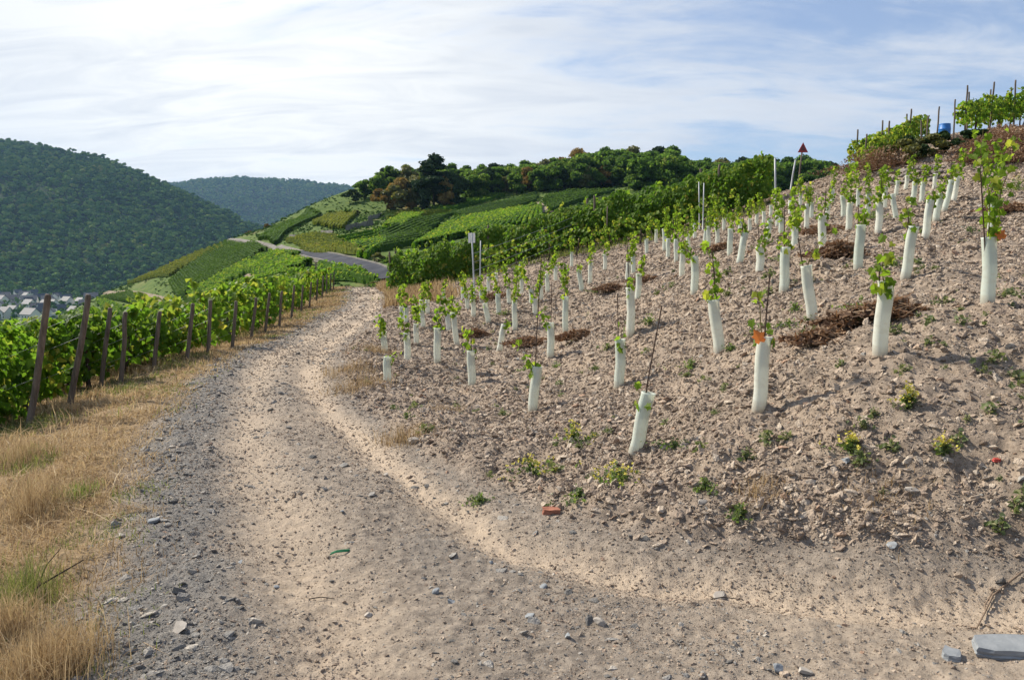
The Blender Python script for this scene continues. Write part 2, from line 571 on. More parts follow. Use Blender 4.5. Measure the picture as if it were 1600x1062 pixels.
def blades(P, length, width, lean, var, segs=2, spread=0.5):
    """grass blades rooted at P: bent tapering strips"""
    n = len(P)
    az = rng.uniform(0, 2 * np.pi, n)
    ln = np.abs(rng.normal(0, spread, n)) + 0.05
    dirx, diry = np.cos(az) * ln + lean[0], np.sin(az) * ln + lean[1]
    sa = rng.uniform(0, 2 * np.pi, n)
    sx, sy = np.cos(sa), np.sin(sa)
    V = np.zeros((n, 2 * segs + 1, 3))
    for k in range(segs + 1):
        f = k / segs
        bx = P[:, 0] + dirx * length * f * f
        by = P[:, 1] + diry * length * f * f
        bz = P[:, 2] + length * f * (1 - 0.35 * f * np.minimum(ln, 1.2))
        if k == segs:
            V[:, 2 * segs] = np.stack([bx, by, bz], 1)
        else:
            ww = width * (1 - 0.55 * f) * 0.5
            V[:, 2 * k] = np.stack([bx - sx * ww, by - sy * ww, bz], 1)
            V[:, 2 * k + 1] = np.stack([bx + sx * ww, by + sy * ww, bz], 1)
    T = []
    for k in range(segs - 1):
        a = 2 * k
        T += [(a, a + 1, a + 3), (a, a + 3, a + 2)]
    a = 2 * (segs - 1)
    T.append((a, a + 1, a + 2))
    T = np.array(T)
    nv = 2 * segs + 1
    tri = (np.arange(n)[:, None, None] * nv + T[None]).reshape(-1, 3)
    return V.reshape(-1, 3), tri, np.repeat(var, nv)


def tube(pts, radii, sides=6, cap=True):
    """tapered tube along points"""
    pts = np.asarray(pts, float)
    n = len(pts)
    tg = np.gradient(pts, axis=0)
    tg /= np.linalg.norm(tg, axis=1, keepdims=True) + 1e-9
    ref = np.array([0.0, 1.0, 0.0]) if abs(tg[0][2]) > 0.7 else np.array([0.0, 0, 1.0])
    V = []
    for i in range(n):
        s = np.cross(tg[i], ref)
        s /= np.linalg.norm(s) + 1e-9
        u = np.cross(s, tg[i])
        for k in range(sides):
            a = 2 * np.pi * k / sides
            V.append(pts[i] + radii[i] * (math.cos(a) * s + math.sin(a) * u))
    T = []
    for i in range(n - 1):
        for k in range(sides):
            a, b = i * sides + k, i * sides + (k + 1) % sides
            T += [(a, b, b + sides), (a, b + sides, a + sides)]
    if cap:
        for base in (0, (n - 1) * sides):
            for k in range(1, sides - 1):
                T.append((base, base + k, base + k + 1))
    V = np.array(V)
    return V, np.array(T), np.zeros(len(V))


def box_arr(c, half, rot=0.0):
    c = np.asarray(c, float)
    V = np.array([(sx * half[0], sy * half[1], sz * half[2]) for sz in (-1, 1) for sy in (-1, 1) for sx in (-1, 1)])
    cs, sn = math.cos(rot), math.sin(rot)
    V = np.stack([V[:, 0] * cs - V[:, 1] * sn, V[:, 0] * sn + V[:, 1] * cs, V[:, 2]], 1) + c
    Q = [(0, 2, 3, 1), (4, 5, 7, 6), (0, 1, 5, 4), (2, 6, 7, 3), (0, 4, 6, 2), (1, 3, 7, 5)]
    T = []
    for a, b, c_, d in Q:
        T += [(a, b, c_), (a, c_, d)]
    return V, np.array(T), np.zeros(8)


def ico(sub=1):
    bm = bmesh.new()
    bmesh.ops.create_icosphere(bm, subdivisions=sub, radius=1.0)
    V = np.array([v.co[:] for v in bm.verts])
    T = np.array([[v.index for v in f.verts] for f in bm.faces])
    bm.free()
    return V, T


ICO1, ICO2 = ico(1), ico(2)


def rock_arr(seed, flat=0.5, sub=1, rough=0.2, cuts=10):
    """angular stone: an icosphere cut by random planes"""
    r = np.random.default_rng(seed)
    V, T = (ICO2 if sub == 2 else ICO1)
    V = V.copy()
    for _ in range(cuts):
        nrm = r.normal(size=3)
        nrm /= np.linalg.norm(nrm)
        dd = r.uniform(0.30, 0.72)
        s = V @ nrm
        V -= np.where(s > dd, s - dd, 0)[:, None] * nrm
    V *= 1 + r.normal(0, rough * 0.12, (len(V), 1))
    V *= np.array([1.0, r.uniform(0.55, 0.95), flat * r.uniform(0.7, 1.2)])
    return V, T


# ---- scatter of uncountable small pieces with geometry nodes
def scatter(name, P, rot, scl, protos, m, label=None, kind='stuff', parent=None, cat=None):
    pc = bpy.data.collections.new(name + '_pieces')
    for i, me in enumerate(protos):
        if len(me.materials) == 0:
            me.materials.append(m)
        pc.objects.link(bpy.data.objects.new('%s_piece_%d' % (name, i), me))
    me = bpy.data.meshes.new(name)
    n = len(P)
    me.vertices.add(n)
    me.vertices.foreach_set('co', np.asarray(P, np.float32).ravel())
    a = me.attributes.new('rot', 'FLOAT_VECTOR', 'POINT')
    a.data.foreach_set('vector', np.asarray(rot, np.float32).ravel())
    a = me.attributes.new('scl', 'FLOAT_VECTOR', 'POINT')
    a.data.foreach_set('vector', np.asarray(scl, np.float32).ravel())
    a = me.attributes.new('pick', 'INT', 'POINT')
    a.data.foreach_set('value', rng.integers(0, len(protos), n).astype(np.int32))
    me.update()
    o = obj(name, me, m, kind=kind, label=label, parent=parent, cat=cat)
    ng = bpy.data.node_groups.new(name + '_scatter', 'GeometryNodeTree')
    ng.interface.new_socket('Geometry', in_out='INPUT', socket_type='NodeSocketGeometry')
    ng.interface.new_socket('Geometry', in_out='OUTPUT', socket_type='NodeSocketGeometry')
    gi, go = ng.nodes.new('NodeGroupInput'), ng.nodes.new('NodeGroupOutput')
    iop = ng.nodes.new('GeometryNodeInstanceOnPoints')
    ci = ng.nodes.new('GeometryNodeCollectionInfo')
    ci.inputs['Collection'].default_value = pc
    ci.inputs['Separate Children'].default_value = True
    ci.inputs['Reset Children'].default_value = True

    def na(nm, dt):
        q = ng.nodes.new('GeometryNodeInputNamedAttribute')
        q.data_type = dt
        q.inputs['Name'].default_value = nm
        return q.outputs['Attribute']
    e2r = ng.nodes.new('FunctionNodeEulerToRotation')
    ng.links.new(na('rot', 'FLOAT_VECTOR'), e2r.inputs[0])
    ng.links.new(gi.outputs[0], iop.inputs['Points'])
    ng.links.new(ci.outputs[0], iop.inputs['Instance'])
    iop.inputs['Pick Instance'].default_value = True
    ng.links.new(na('pick', 'INT'), iop.inputs['Instance Index'])
    ng.links.new(e2r.outputs[0], iop.inputs['Rotation'])
    ng.links.new(na('scl', 'FLOAT_VECTOR'), iop.inputs['Scale'])
    ng.links.new(iop.outputs[0], go.inputs[0])
    md = o.modifiers.new('scatter', 'NODES')
    md.node_group = ng
    return o


# ------------------------------------------------------------------ near ground: track, verge and the ploughed slope
def poly_dist(x, y, line):
    """distance to a polyline and how far along it the foot lies"""
    best = np.full(x.shape, 1e9)
    for (a, b) in zip(line[:-1], line[1:]):
        ab = b - a
        t_ = np.clip(((x - a[0]) * ab[0] + (y - a[1]) * ab[1]) / (ab @ ab), 0, 1)
        best = np.minimum(best, np.hypot(x - a[0] - t_ * ab[0], y - a[1] - t_ * ab[1]))
    return best


LY, LX = LEFT_EDGE[:, 1], LEFT_EDGE[:, 0]
RO = RIGHT_EDGE[np.argsort(RIGHT_EDGE[:, 1])]


def zones(x, y):
    """signed distances in metres: inside the track from its valley edge (a) and from the slope's toe (b), plus detail weights"""
    wob = 0.16 * fbm(x * 1.7, y * 1.7, 3, 3)
    xl = np.interp(y, LY, LX)
    a = poly_dist(x, y, LEFT_EDGE) * np.where(x > xl, 1, -1) + wob
    xr = np.interp(y, RO[:, 1], RO[:, 0])
    b = poly_dist(x, y, RIGHT_EDGE) * np.where((x < xr) | (y < 3.0), 1, -1) + wob * 0.8
    return a, b


def detail(x, y, z):
    """relief of the ground and the masks that colour it"""
    a, b = zones(x, y)
    inside = sstep(-0.10, 0.14, np.minimum(a, b))
    slope = sstep(-0.02, 0.22, -b) * (a > -0.1)
    verge = sstep(-0.02, 0.25, -a)
    wid = a + b
    u = a / np.maximum(wid, 0.3)                         # 0 at the valley edge, 1 at the toe
    # wheel ruts: one close to the toe that sweeps round with it, one along the left third
    bw = b + 0.10 * fbm(x * 0.8 + 9, y * 0.8, 2, 8)
    rut_r = np.exp(-((bw - 0.42) / 0.20) ** 2)
    rut_l = np.exp(-((a + 0.10 * fbm(x * 0.9, y * 0.9 + 7, 2, 18) - np.minimum(1.12, 0.40 * wid)) / np.clip(0.16 * wid, 0.16, 0.30)) ** 2)
    n_big = fbm(x * 0.55, y * 0.55, 4, 21)
    tan_ = np.clip(0.90 * np.exp(-((bw - 0.42) / 0.24) ** 2) + 0.72 * rut_l + 0.10 * sstep(0.1, 0.6, n_big), 0, 1)
    right_fan = sstep(0.2, 1.5, x) * sstep(4.9, 3.4, y)
    tan_ = np.clip(np.maximum(tan_, right_fan * (0.45 + 0.6 * n_big)), 0, 1)
    grav = np.clip(np.exp(-((a - 0.36) / 0.36) ** 2) * (0.35 + 0.65 * sstep(16, 8, y)) * 1.15 + sstep(0.15, 0.6, fbm(x * 0.9 + 4, y * 0.9, 4, 33)) * 0.35, 0, 1) * (1 - 0.8 * tan_)
    far = np.hypot(x, y)
    fade = 1 - 0.5 * sstep(12, 40, far)
    h = 0.035 * fbm(x * 0.9, y * 0.9, 4, 2)
    l1, l2, l3 = lumps(x, y, 0.30, 50), lumps(x, y, 0.125, 60), lumps(x, y, 0.055, 70)
    patch = 0.55 + 0.45 * sstep(-0.3, 0.4, fbm(x * 0.9, y * 0.9, 3, 91))
    h_slope = (0.085 * fbm(x * 1.6, y * 1.6, 4, 5) + 0.060 * l1 * patch + 0.048 * l2 * patch + 0.024 * l3 + 0.010 * fbm(x * 22, y * 22, 3, 7))
    h_track = (-0.075 * rut_r - 0.065 * rut_l + 0.012 * l2 * (0.3 + grav) + 0.012 * l3 * (0.4 + grav) + 0.009 * fbm(x * 6, y * 6, 3, 9) + 0.012 * fbm(x * 22, y * 22, 3, 10))
    # tyre treads in the soft tan dirt
    h_track = h_track + 0.014 * tan_ * np.sin((y * 0.9 + x * 0.35) * 42 + 2 * fbm(x * 2, y * 2, 2, 77)) * (rut_l + 0.3 * rut_r)
    h_verge = 0.07 * fbm(x * 1.2, y * 1.2, 3, 12) + 0.02 * l2
    z2 = z + h + (h_slope * slope + h_track * inside + h_verge * verge) * fade
    z2 = z2 + 0.05 * slope * sstep(0.0, 0.35, -b)        # the loose soil stands a hand above the packed track
    return z2, dict(slope=slope, verge=verge, tan=tan_ * inside, gravel=grav * inside, lump=np.clip(l1 * 0.5 + l2 * 0.5, 0, 1))


HG_X0, HG_Y0, HG_S = -60.0, -8.0, 0.25
_hx, _hy = np.meshgrid(np.arange(HG_X0, 60.01, HG_S), np.arange(HG_Y0, 70.01, HG_S))
HG = H_near(_hx, _hy)


def H_fast(x, y):
    """the land's height near the camera, read from a grid"""
    u = np.clip((x - HG_X0) / HG_S, 0, HG.shape[1] - 1.001)
    v = np.clip((y - HG_Y0) / HG_S, 0, HG.shape[0] - 1.001)
    i, j = u.astype(int), v.astype(int)
    fu, fv = u - i, v - j
    return (HG[j, i] * (1 - fu) + HG[j, i + 1] * fu) * (1 - fv) + (HG[j + 1, i] * (1 - fu) + HG[j + 1, i + 1] * fu) * fv


def ground_z(x, y):
    x, y = np.atleast_1d(np.asarray(x, float)), np.atleast_1d(np.asarray(y, float))
    return detail(x, y, H_fast(x, y))[0]


fine = np.linspace(-math.radians(46), math.radians(46), 560)
coarse = np.linspace(math.radians(46), math.radians(314), 60)[1:-1]
ANG = np.concatenate([fine, coarse])
RAD = np.concatenate([[0.02, 0.6, 1.2], np.exp(np.linspace(math.log(1.8), math.log(12.0), 470)), np.exp(np.linspace(math.log(12.0), math.log(75.0), 200))[1:]])
NA, NR = len(ANG), len(RAD)
AA, RR = np.meshgrid(ANG, RAD)                           # (NR, NA)
GX, GY = RR * np.sin(AA), RR * np.cos(AA)
# smooth height on a thinned set of rings, then interpolated: the underlying land is smooth
GZ0 = np.empty_like(GX)
ridx = np.unique(np.concatenate([np.arange(0, NR, 5), [NR - 1]]))
aidx = np.unique(np.concatenate([np.arange(0, 560, 6), np.arange(559, NA)]))
sub = H0(GX[np.ix_(ridx, aidx)], GY[np.ix_(ridx, aidx)])
tmp = np.stack([np.interp(np.arange(NA), aidx, sub[i]) for i in range(len(ridx))])
for j in range(NA):
    GZ0[:, j] = np.interp(np.arange(NR), ridx, tmp[:, j])
GZ, GM = detail(GX, GY, GZ0)
idx = np.arange(NR * NA).reshape(NR, NA)
Q = np.stack([idx[:-1, :], np.roll(idx, -1, 1)[:-1, :], np.roll(idx, -1, 1)[1:, :], idx[1:, :]], -1).reshape(-1, 4)[:, ::-1]
VV = np.stack([GX, GY, GZ], -1).reshape(-1, 3)
qs, qv = GM['slope'].ravel()[Q].mean(1), GM['verge'].ravel()[Q].mean(1)
zone_of = np.where(qs > 0.5, 1, np.where(qv > 0.5, 2, 0))

m_ground, t = mat('near_ground')
pos = objpos(t)
n_a = t.noise(pos, 1.3, 6.0, 0.6)
n_b = t.noise(pos, 14.0, 6.0, 0.65)
n_c = t.noise(pos, 60.0, 6.0, 0.7)
sl_c = t.ramp(n_b, [(0.28, (0.125, 0.098, 0.075)), (0.5, (0.250, 0.200, 0.155)), (0.72, (0.39, 0.315, 0.245))])
sl_c = t.mix(t.math('MULTIPLY', t.math('SUBTRACT', n_a, 0.45), 2.0, clamp=True), sl_c, (0.42, 0.32, 0.225))
tr_c = t.ramp(n_b, [(0.25, (0.125, 0.105, 0.086)), (0.5, (0.230, 0.195, 0.160)), (0.75, (0.35, 0.300, 0.245))])
tan_c = t.ramp(n_c, [(0.3, (0.36, 0.285, 0.208)), (0.7, (0.54, 0.437, 0.33))])
gr_c = t.ramp(n_c, [(0.3, (0.085, 0.082, 0.078)), (0.55, (0.20, 0.188, 0.172)), (0.75, (0.33, 0.305, 0.27))])
ve_c = t.ramp(n_b, [(0.3, (0.115, 0.085, 0.055)), (0.55, (0.27, 0.195, 0.115)), (0.75, (0.36, 0.27, 0.16))])
brk = t.math('MULTIPLY', t.math('SUBTRACT', n_b, 0.5), 0.9)
tanm = t.math('ADD', attr(t, 'tan'), brk, clamp=True)
grm = t.math('ADD', attr(t, 'gravel'), t.math('MULTIPLY', brk, 0.8), clamp=True)
c = t.mix(tanm, tr_c, tan_c)
c = t.mix(grm, c, gr_c)
c = t.mix(t.math('ADD', attr(t, 'slope'), t.math('MULTIPLY', brk, 0.3), clamp=True), c, sl_c)
c = t.mix(attr(t, 'verge'), c, ve_c)
n_d = t.noise(pos, 190.0, 4.0, 0.7)
bh = t.math('ADD', t.math('ADD', t.math('MULTIPLY', n_b, 0.5), t.math('MULTIPLY', n_c, 0.35)), t.math('MULTIPLY', n_d, 0.2))
finish(t, c, 0.95, 0.12, bh, 0.9, 0.03)

for zi, nm in ((1, 'hillside'), (0, 'dirt_track'), (2, 'verge_ground')):
    q = Q[zone_of == zi]
    used, inv = np.unique(q, return_inverse=True)
    me = new_mesh(nm, VV[used], quads=inv.reshape(-1, 4), smooth=True,
                  attrs={k: GM[k].ravel()[used] for k in ('slope', 'verge', 'tan', 'gravel')})
    obj(nm, me, m_ground, kind='structure')

# ------------------------------------------------------------------ the slopes across the dip
ANG2 = np.concatenate([np.linspace(-math.radians(58), math.radians(58), 330), np.linspace(math.radians(58), math.radians(302), 50)[1:-1]])
RAD2 = np.exp(np.linspace(math.log(75.0), math.log(660.0), 210))
A2, R2 = np.meshgrid(ANG2, RAD2)
X2, Y2 = R2 * np.sin(A2), R2 * np.cos(A2)
ri2 = np.unique(np.concatenate([np.arange(0, 210, 3), [209]]))
ai2 = np.unique(np.concatenate([np.arange(0, 330, 3), np.arange(329, len(ANG2))]))
sub2 = H0(X2[np.ix_(ri2, ai2)], Y2[np.ix_(ri2, ai2)])
tmp2 = np.stack([np.interp(np.arange(len(ANG2)), ai2, sub2[i]) for i in range(len(ri2))])
Z2 = np.empty_like(X2)
for j in range(len(ANG2)):
    Z2[:, j] = np.interp(np.arange(210), ri2, tmp2[:, j])
Z2 += 0.25 * fbm(X2 * 0.12, Y2 * 0.12, 4, 41) * sstep(75, 90, R2)
id2 = np.arange(X2.size).reshape(X2.shape)
Q2 = np.stack([id2[:-1], np.roll(id2, -1, 1)[:-1], np.roll(id2, -1, 1)[1:], id2[1:]], -1).reshape(-1, 4)[:, ::-1]
m_mid, t = mat('slope_turf')
pos = objpos(t)
na_, nb_ = t.noise(pos, 0.05, 5.0, 0.6), t.noise(pos, 0.6, 5.0, 0.65)
c = t.ramp(nb_, [(0.3, (0.045, 0.080, 0.020)), (0.55, (0.085, 0.130, 0.030)), (0.75, (0.15, 0.17, 0.050))])
c = t.mix(t.math('MULTIPLY', t.math('SUBTRACT', na_, 0.56), 5.0, clamp=True), c, (0.23, 0.165, 0.095))
finish(t, c, 0.95, 0.1, nb_, 0.6, 0.3)
obj('vineyard_hill', new_mesh('vineyard_hill', np.stack([X2, Y2, Z2], -1).reshape(-1, 3), quads=Q2, smooth=True), m_mid, kind='structure')

# valley floor, one sheet out to the foot of the far hills
BX0, BX1, BY0, BY1 = -5200.0, 2400.0, -900.0, 6200.0
gx, gy = np.meshgrid(np.linspace(BX0 + 20, BX1 - 20, 60), np.linspace(BY0 + 20, BY1 - 20, 60))
idv = np.arange(gx.size).reshape(gx.shape)
Qv = np.stack([idv[:-1, :-1], idv[:-1, 1:], idv[1:, 1:], idv[1:, :-1]], -1).reshape(-1, 4)
m_val, t = mat('valley_meadow')
pos = objpos(t)
vz = t.n('ShaderNodeTexVoronoi', inp={'Vector': pos, 'Scale': 0.008})
c = t.mix(vz.outputs['Color'], (0.07, 0.125, 0.030), (0.14, 0.20, 0.050))
nz = t.noise(pos, 0.03, 5.0)
c = t.mix(t.math('MULTIPLY', t.math('SUBTRACT', nz, 0.5), 4.0, clamp=True), c, (0.06, 0.10, 0.03))
finish(t, c, 0.95, 0.1)
obj('valley_floor', new_mesh('valley_floor', np.stack([gx, gy, np.full(gx.shape, VALLEY)], -1).reshape(-1, 3), quads=Qv), m_val, kind='structure')


def far_hill(name, crest, foot, nt, ns, amp, m, back=0.45, seed=0):
    """a wooded hill: crest and foot lines (x, y, z), a concave-convex flank with gullies"""
    crest, foot = np.array(crest, float), np.array(foot, float)
    s0 = np.linspace(0, 1, len(crest))
    s = np.linspace(0, 1, ns)
    C = np.stack([np.interp(s, s0, crest[:, k]) for k in range(3)], 1)
    k_ = max(3, ns // 40)
    ker = np.ones(2 * k_ + 1) / (2 * k_ + 1)
    Cp = np.pad(C, ((k_, k_), (0, 0)), mode='edge')
    C = np.stack([np.convolve(Cp[:, k], ker, 'valid') for k in range(3)], 1)
    F = np.stack([np.interp(s, np.linspace(0, 1, len(foot)), foot[:, k]) for k in range(3)], 1)
    tt = np.concatenate([np.linspace(0, 1, nt), np.linspace(1.03, 1 + back, 8)])
    P = np.zeros((len(tt), ns, 3))
    for i, tv in enumerate(tt):
        P[i] = F + (C - F) * tv
        f = tv if tv <= 1 else 1
        prof = f * f * (3 - 2 * f) * 0.55 + f * 0.45
        P[i, :, 2] = F[:, 2] + (C[:, 2] - F[:, 2]) * prof
        if tv > 1:
            P[i, :, 2] = C[:, 2] - (C[:, 2] - F[:, 2]) * ((tv - 1) / back) ** 1.5 * 1.0
    w_ = np.clip(np.minimum(tt, 1.0), 0, 1)[:, None]
    P[..., 2] += amp * fbm(P[..., 0] / 260.0, P[..., 1] / 260.0, 4, seed) * (w_ * (1.15 - w_) * 2.2)
    P[0, :, 2] -= 3
    ii = np.arange(P.shape[0] * ns).reshape(P.shape[0], ns)
    Qh = np.stack([ii[:-1, :-1], ii[:-1, 1:], ii[1:, 1:], ii[1:, :-1]], -1).reshape(-1, 4)
    o = obj(name, new_mesh(name, P.reshape(-1, 3), quads=Qh, smooth=True), m, kind='structure')
    return P


def crest_at(pts, d, drop):
    return [tuple(at(px, py, dd) - np.array([0, 0, drop])) for (px, py), dd in zip(pts, d)]


m_wood, t = mat('forest_floor')
pos = objpos(t)
nz = t.noise(pos, 0.06, 6.0, 0.65)
finish(t, t.ramp(nz, [(0.3, (0.020, 0.036, 0.014)), (0.6, (0.045, 0.070, 0.024)), (0.8, (0.085, 0.105, 0.035))]), 0.95, 0.05, nz, 1.0, 8.0)

silA = [(-700, 235), (-400, 214), (-150, 210), (0, 218), (40, 220), (80, 228), (130, 238), (165, 245), (200, 260), (240, 280), (265, 291), (300, 306), (340, 326), (380, 346), (420, 362), (470, 378), (540, 395)]
dA = [1750, 1800, 1850, 1880, 1880, 1870, 1850, 1840, 1820, 1800, 1780, 1760, 1740, 1720, 1700, 1690, 1680]
crestA = crest_at(silA, dA, 9)
footA = [(-1850, 900, VALLEY), (-1150, 1030, VALLEY), (-760, 1130, VALLEY), (-560, 1180, VALLEY), (-430, 1200, VALLEY), (-300, 1260, VALLEY)]
PA = far_hill('forested_hill', crestA, footA, 70, 160, 26, m_wood, seed=71)
silB = [(-100, 330), (100, 310), (230, 297), (265, 291), (290, 287), (330, 280), (380, 281), (420, 282), (480, 280), (520, 287), (560, 293), (640, 300), (800, 300), (1000, 310), (1300, 320)]
crestB = crest_at(silB, [4300] * len(silB), 9)
footB = [(-3200, 2600, VALLEY), (-1500, 2700, VALLEY), (-300, 2800, VALLEY), (1800, 2800, VALLEY)]
PB = far_hill('distant_hill', crestB, footB, 60, 150, 60, m_wood, seed=91)


# ---- trees
GREEN = [(0.0, (0.022, 0.052, 0.014)), (0.4, (0.060, 0.118, 0.026)), (0.75, (0.120, 0.185, 0.038)), (1.0, (0.20, 0.20, 0.048))]
GREEN_T = [(0.0, (0.08, 0.17, 0.02)), (0.5, (0.20, 0.36, 0.045)), (1.0, (0.40, 0.44, 0.07))]
m_tree = leaf_mat('broadleaf_foliage', GREEN, GREEN_T, 0.42, 0.7, True, 0.08)
m_tree_dark = leaf_mat('dark_foliage', [(0.0, (0.016, 0.034, 0.016)), (1.0, (0.060, 0.098, 0.036))], [(0.0, (0.02, 0.05, 0.02)), (1.0, (0.10, 0.16, 0.04))], 0.2, 0.7, True, 0.06)
m_tree_gold = leaf_mat('autumn_foliage', [(0.0, (0.12, 0.085, 0.030)), (0.5, (0.23, 0.165, 0.058)), (1.0, (0.32, 0.26, 0.09))], [(0.0, (0.25, 0.12, 0.02)), (1.0, (0.5, 0.36, 0.07))], 0.25, 0.7, True, 0.06)
m_tree_olive = leaf_mat('olive_foliage', [(0.0, (0.070, 0.080, 0.024)), (1.0, (0.22, 0.22, 0.070))], [(0.0, (0.12, 0.13, 0.02)), (1.0, (0.36, 0.34, 0.06))], 0.25, 0.6)
m_bark = plain_mat('bark', (0.035, 0.027, 0.020), (0.11, 0.088, 0.066), 12, 0.9, 0.6, 0.02, (1, 1, 0.25))


def crown_arr(seed, n_lobes, n_leaf, leaf, hw=0.42, low=0.18, core=True, conifer=False):
    """crown of unit height with lobes of leaf clumps round dark cores"""
    r = np.random.default_rng(seed)
    parts = []
    lobes = []
    if conifer:
        for k in range(n_lobes):
            z = 0.30 + 0.68 * (k / (n_lobes - 1)) ** 0.9
            rad = 0.25 * (1.06 - z) + 0.05
            a = r.uniform(0, 6.28)
            off = rad * 0.75
            lobes.append((math.cos(a) * off, math.sin(a) * off, z, rad * 0.75 + 0.03, 0.055 + 0.02 * r.random()))
    else:
        for k in range(n_lobes):
            z = low + (1 - low) * r.uniform(0.12, 0.86)
            wz = math.sin(math.pi * min(1, max(0, (z - low) / (1 - low) * 0.85 + 0.12))) ** 0.7
            a = r.uniform(0, 6.28)
            off = hw * wz * r.uniform(0.25, 0.8)
            rad = r.uniform(0.11, 0.20)
            lobes.append((math.cos(a) * off, math.sin(a) * off, min(z, 1 - rad * 0.8), rad, rad * r.uniform(0.65, 0.95)))
    tot = sum(l[3] * l[3] for l in lobes)
    for (x, y, z, rx, rz) in lobes:
        n = max(8, int(n_leaf * rx * rx / tot))
        d = r.normal(size=(n, 3))
        d /= np.linalg.norm(d, axis=1, keepdims=True)
        d[:, 2] = np.where(d[:, 2] < -0.35, -d[:, 2], d[:, 2])
        k = r.uniform(0.72, 1.12, (n, 1))
        P = np.array([x, y, z]) + d * k * np.array([rx, rx, rz])
        nrm = d + r.normal(0, 0.5, (n, 3))
        tone = r.uniform(-0.18, 0.18)
        var = np.clip(0.42 + tone + r.normal(0, 0.16, n), 0, 1)
        parts.append(leaves(P, nrm, leaf * r.uniform(0.6, 1.3, n), var, KITE))
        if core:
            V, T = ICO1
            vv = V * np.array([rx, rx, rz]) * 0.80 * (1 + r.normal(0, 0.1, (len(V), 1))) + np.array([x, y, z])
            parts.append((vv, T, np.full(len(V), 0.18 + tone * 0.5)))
    return merge(parts)


def trunk_arr(seed, h=0.55, r0=0.022):
    r = np.random.default_rng(seed)
    base = np.array([[0, 0, -0.03], [0.01, 0, 0.2], [0.0, 0.01, h]])
    parts = [tube(base, [r0 * 1.25, r0, r0 * 0.5], 6)]
    for k in range(4):
        a = r.uniform(0, 6.28)
        z = r.uniform(0.2, h * 0.9)
        e = np.array([math.cos(a) * 0.25, math.sin(a) * 0.25, z + 0.22])
        parts.append(tube(np.array([[0, 0, z], e * 0.5 + np.array([0, 0, z * 0.5]), e]), [r0 * 0.5, r0 * 0.35, r0 * 0.12], 4))
    return merge(parts)


def arr_mesh(name, arr, smooth=False):
    V, T, A = arr
    return new_mesh(name, V, tris=T, smooth=smooth, attrs={'var': A})


# far woods: small crowns, thousands of them
m_tree_far, t = mat('far_foliage')
v = t.math('ADD', t.math('MULTIPLY', attr(t, 'var'), 0.45), t.math('MULTIPLY', t.n('ShaderNodeObjectInfo').outputs['Random'], 0.62), clamp=True)
patch_ = t.noise(objpos(t), 0.006, 3.0)
v = t.math('ADD', v, t.math('MULTIPLY', t.math('SUBTRACT', patch_, 0.5), 0.9), clamp=True)
finish(t, t.ramp(v, [(0.0, (0.026, 0.068, 0.022)), (0.35, (0.070, 0.155, 0.034)), (0.7, (0.15, 0.25, 0.048)), (0.92, (0.24, 0.29, 0.06)), (1.0, (0.29, 0.23, 0.07))]), 0.8, 0.05)
far_crowns = [arr_mesh('far_crown_%d' % k, crown_arr(200 + k, 5, 90, 0.17, 0.40, 0.05)) for k in range(6)]


def wood_on(name, P, spacing, hrange, label, t0=0.0, dens=1.0):
    nt, ns = P.shape[:2]
    e1 = np.linalg.norm(P[1:, :-1] - P[:-1, :-1], axis=-1)
    e2 = np.linalg.norm(P[:-1, 1:] - P[:-1, :-1], axis=-1)
    area = (e1 * e2).ravel()
    n = int(area.sum() / spacing ** 2 * dens)
    c_ = rng.choice(len(area), n, p=area / area.sum())
    i, j = c_ // (ns - 1), c_ % (ns - 1)
    u, v = rng.random((n, 1)), rng.random((n, 1))
    p = P[i, j] * (1 - u) * (1 - v) + P[i + 1, j] * u * (1 - v) + P[i, j + 1] * (1 - u) * v + P[i + 1, j + 1] * u * v
    h = rng.uniform(*hrange, n)
    p[:, 2] -= 0.12 * h
    sc = np.stack([h * rng.uniform(0.75, 1.5, n), h * rng.uniform(0.75, 1.5, n), h], 1)
    rot = np.stack([np.zeros(n), np.zeros(n), rng.uniform(0, 6.28, n)], 1)
    return scatter(name, p, rot, sc, far_crowns, m_tree_far, label)


wood_on('hill_woodland', PA[:72], 9.0, (7, 19), 'dense dark green woodland covering the big hill across the valley')
wood_on('distant_woodland', PB[20:62], 15.0, (13, 24), 'blue hazy woodland on the most distant ridge')

# wood on the near ridge: the trees of its edge stand singly, the rest reads as one mass
crown_kinds = {
    'round': [arr_mesh('crown', crown_arr(300 + k, 20, 1700, 0.075, 0.42, 0.0)) for k in range(6)],
    'tall': [arr_mesh('crown', crown_arr(320 + k, 15, 1300, 0.070, 0.28, 0.0)) for k in range(3)],
    'bush': [arr_mesh('crown', crown_arr(340 + k, 9, 900, 0.11, 0.55, 0.0)) for k in range(4)],
    'conifer': [arr_mesh('crown', crown_arr(360 + k, 15, 1300, 0.060, conifer=True)) for k in range(2)],
}
trunk_meshes = [arr_mesh('trunk', trunk_arr(400 + k)) for k in range(4)]
for me in trunk_meshes:
    me.materials.append(m_bark)
_mesh_cache = {}


def kind_mesh(kind, i, m):
    key = (kind, i, m.name)
    if key not in _mesh_cache:
        me = crown_kinds[kind][i].copy()
        me.materials.clear()
        me.materials.append(m)
        _mesh_cache[key] = me
    return _mesh_cache[key]


def tree(name, p, h, wfac, kind, m, label, group, cat='tree'):
    root = thing(name, label, cat, p, (0, 0, random.uniform(0, 6.28)), group)
    i = random.randrange(len(crown_kinds[kind]))
    cr = obj('crown', kind_mesh(kind, i, m), None, root)
    cr.scale = (h * wfac, h * wfac, h)
    if kind != 'bush':
        tk = obj('trunk', random.choice(trunk_meshes), None, root)
        tk.scale = (h, h, h)
    return root


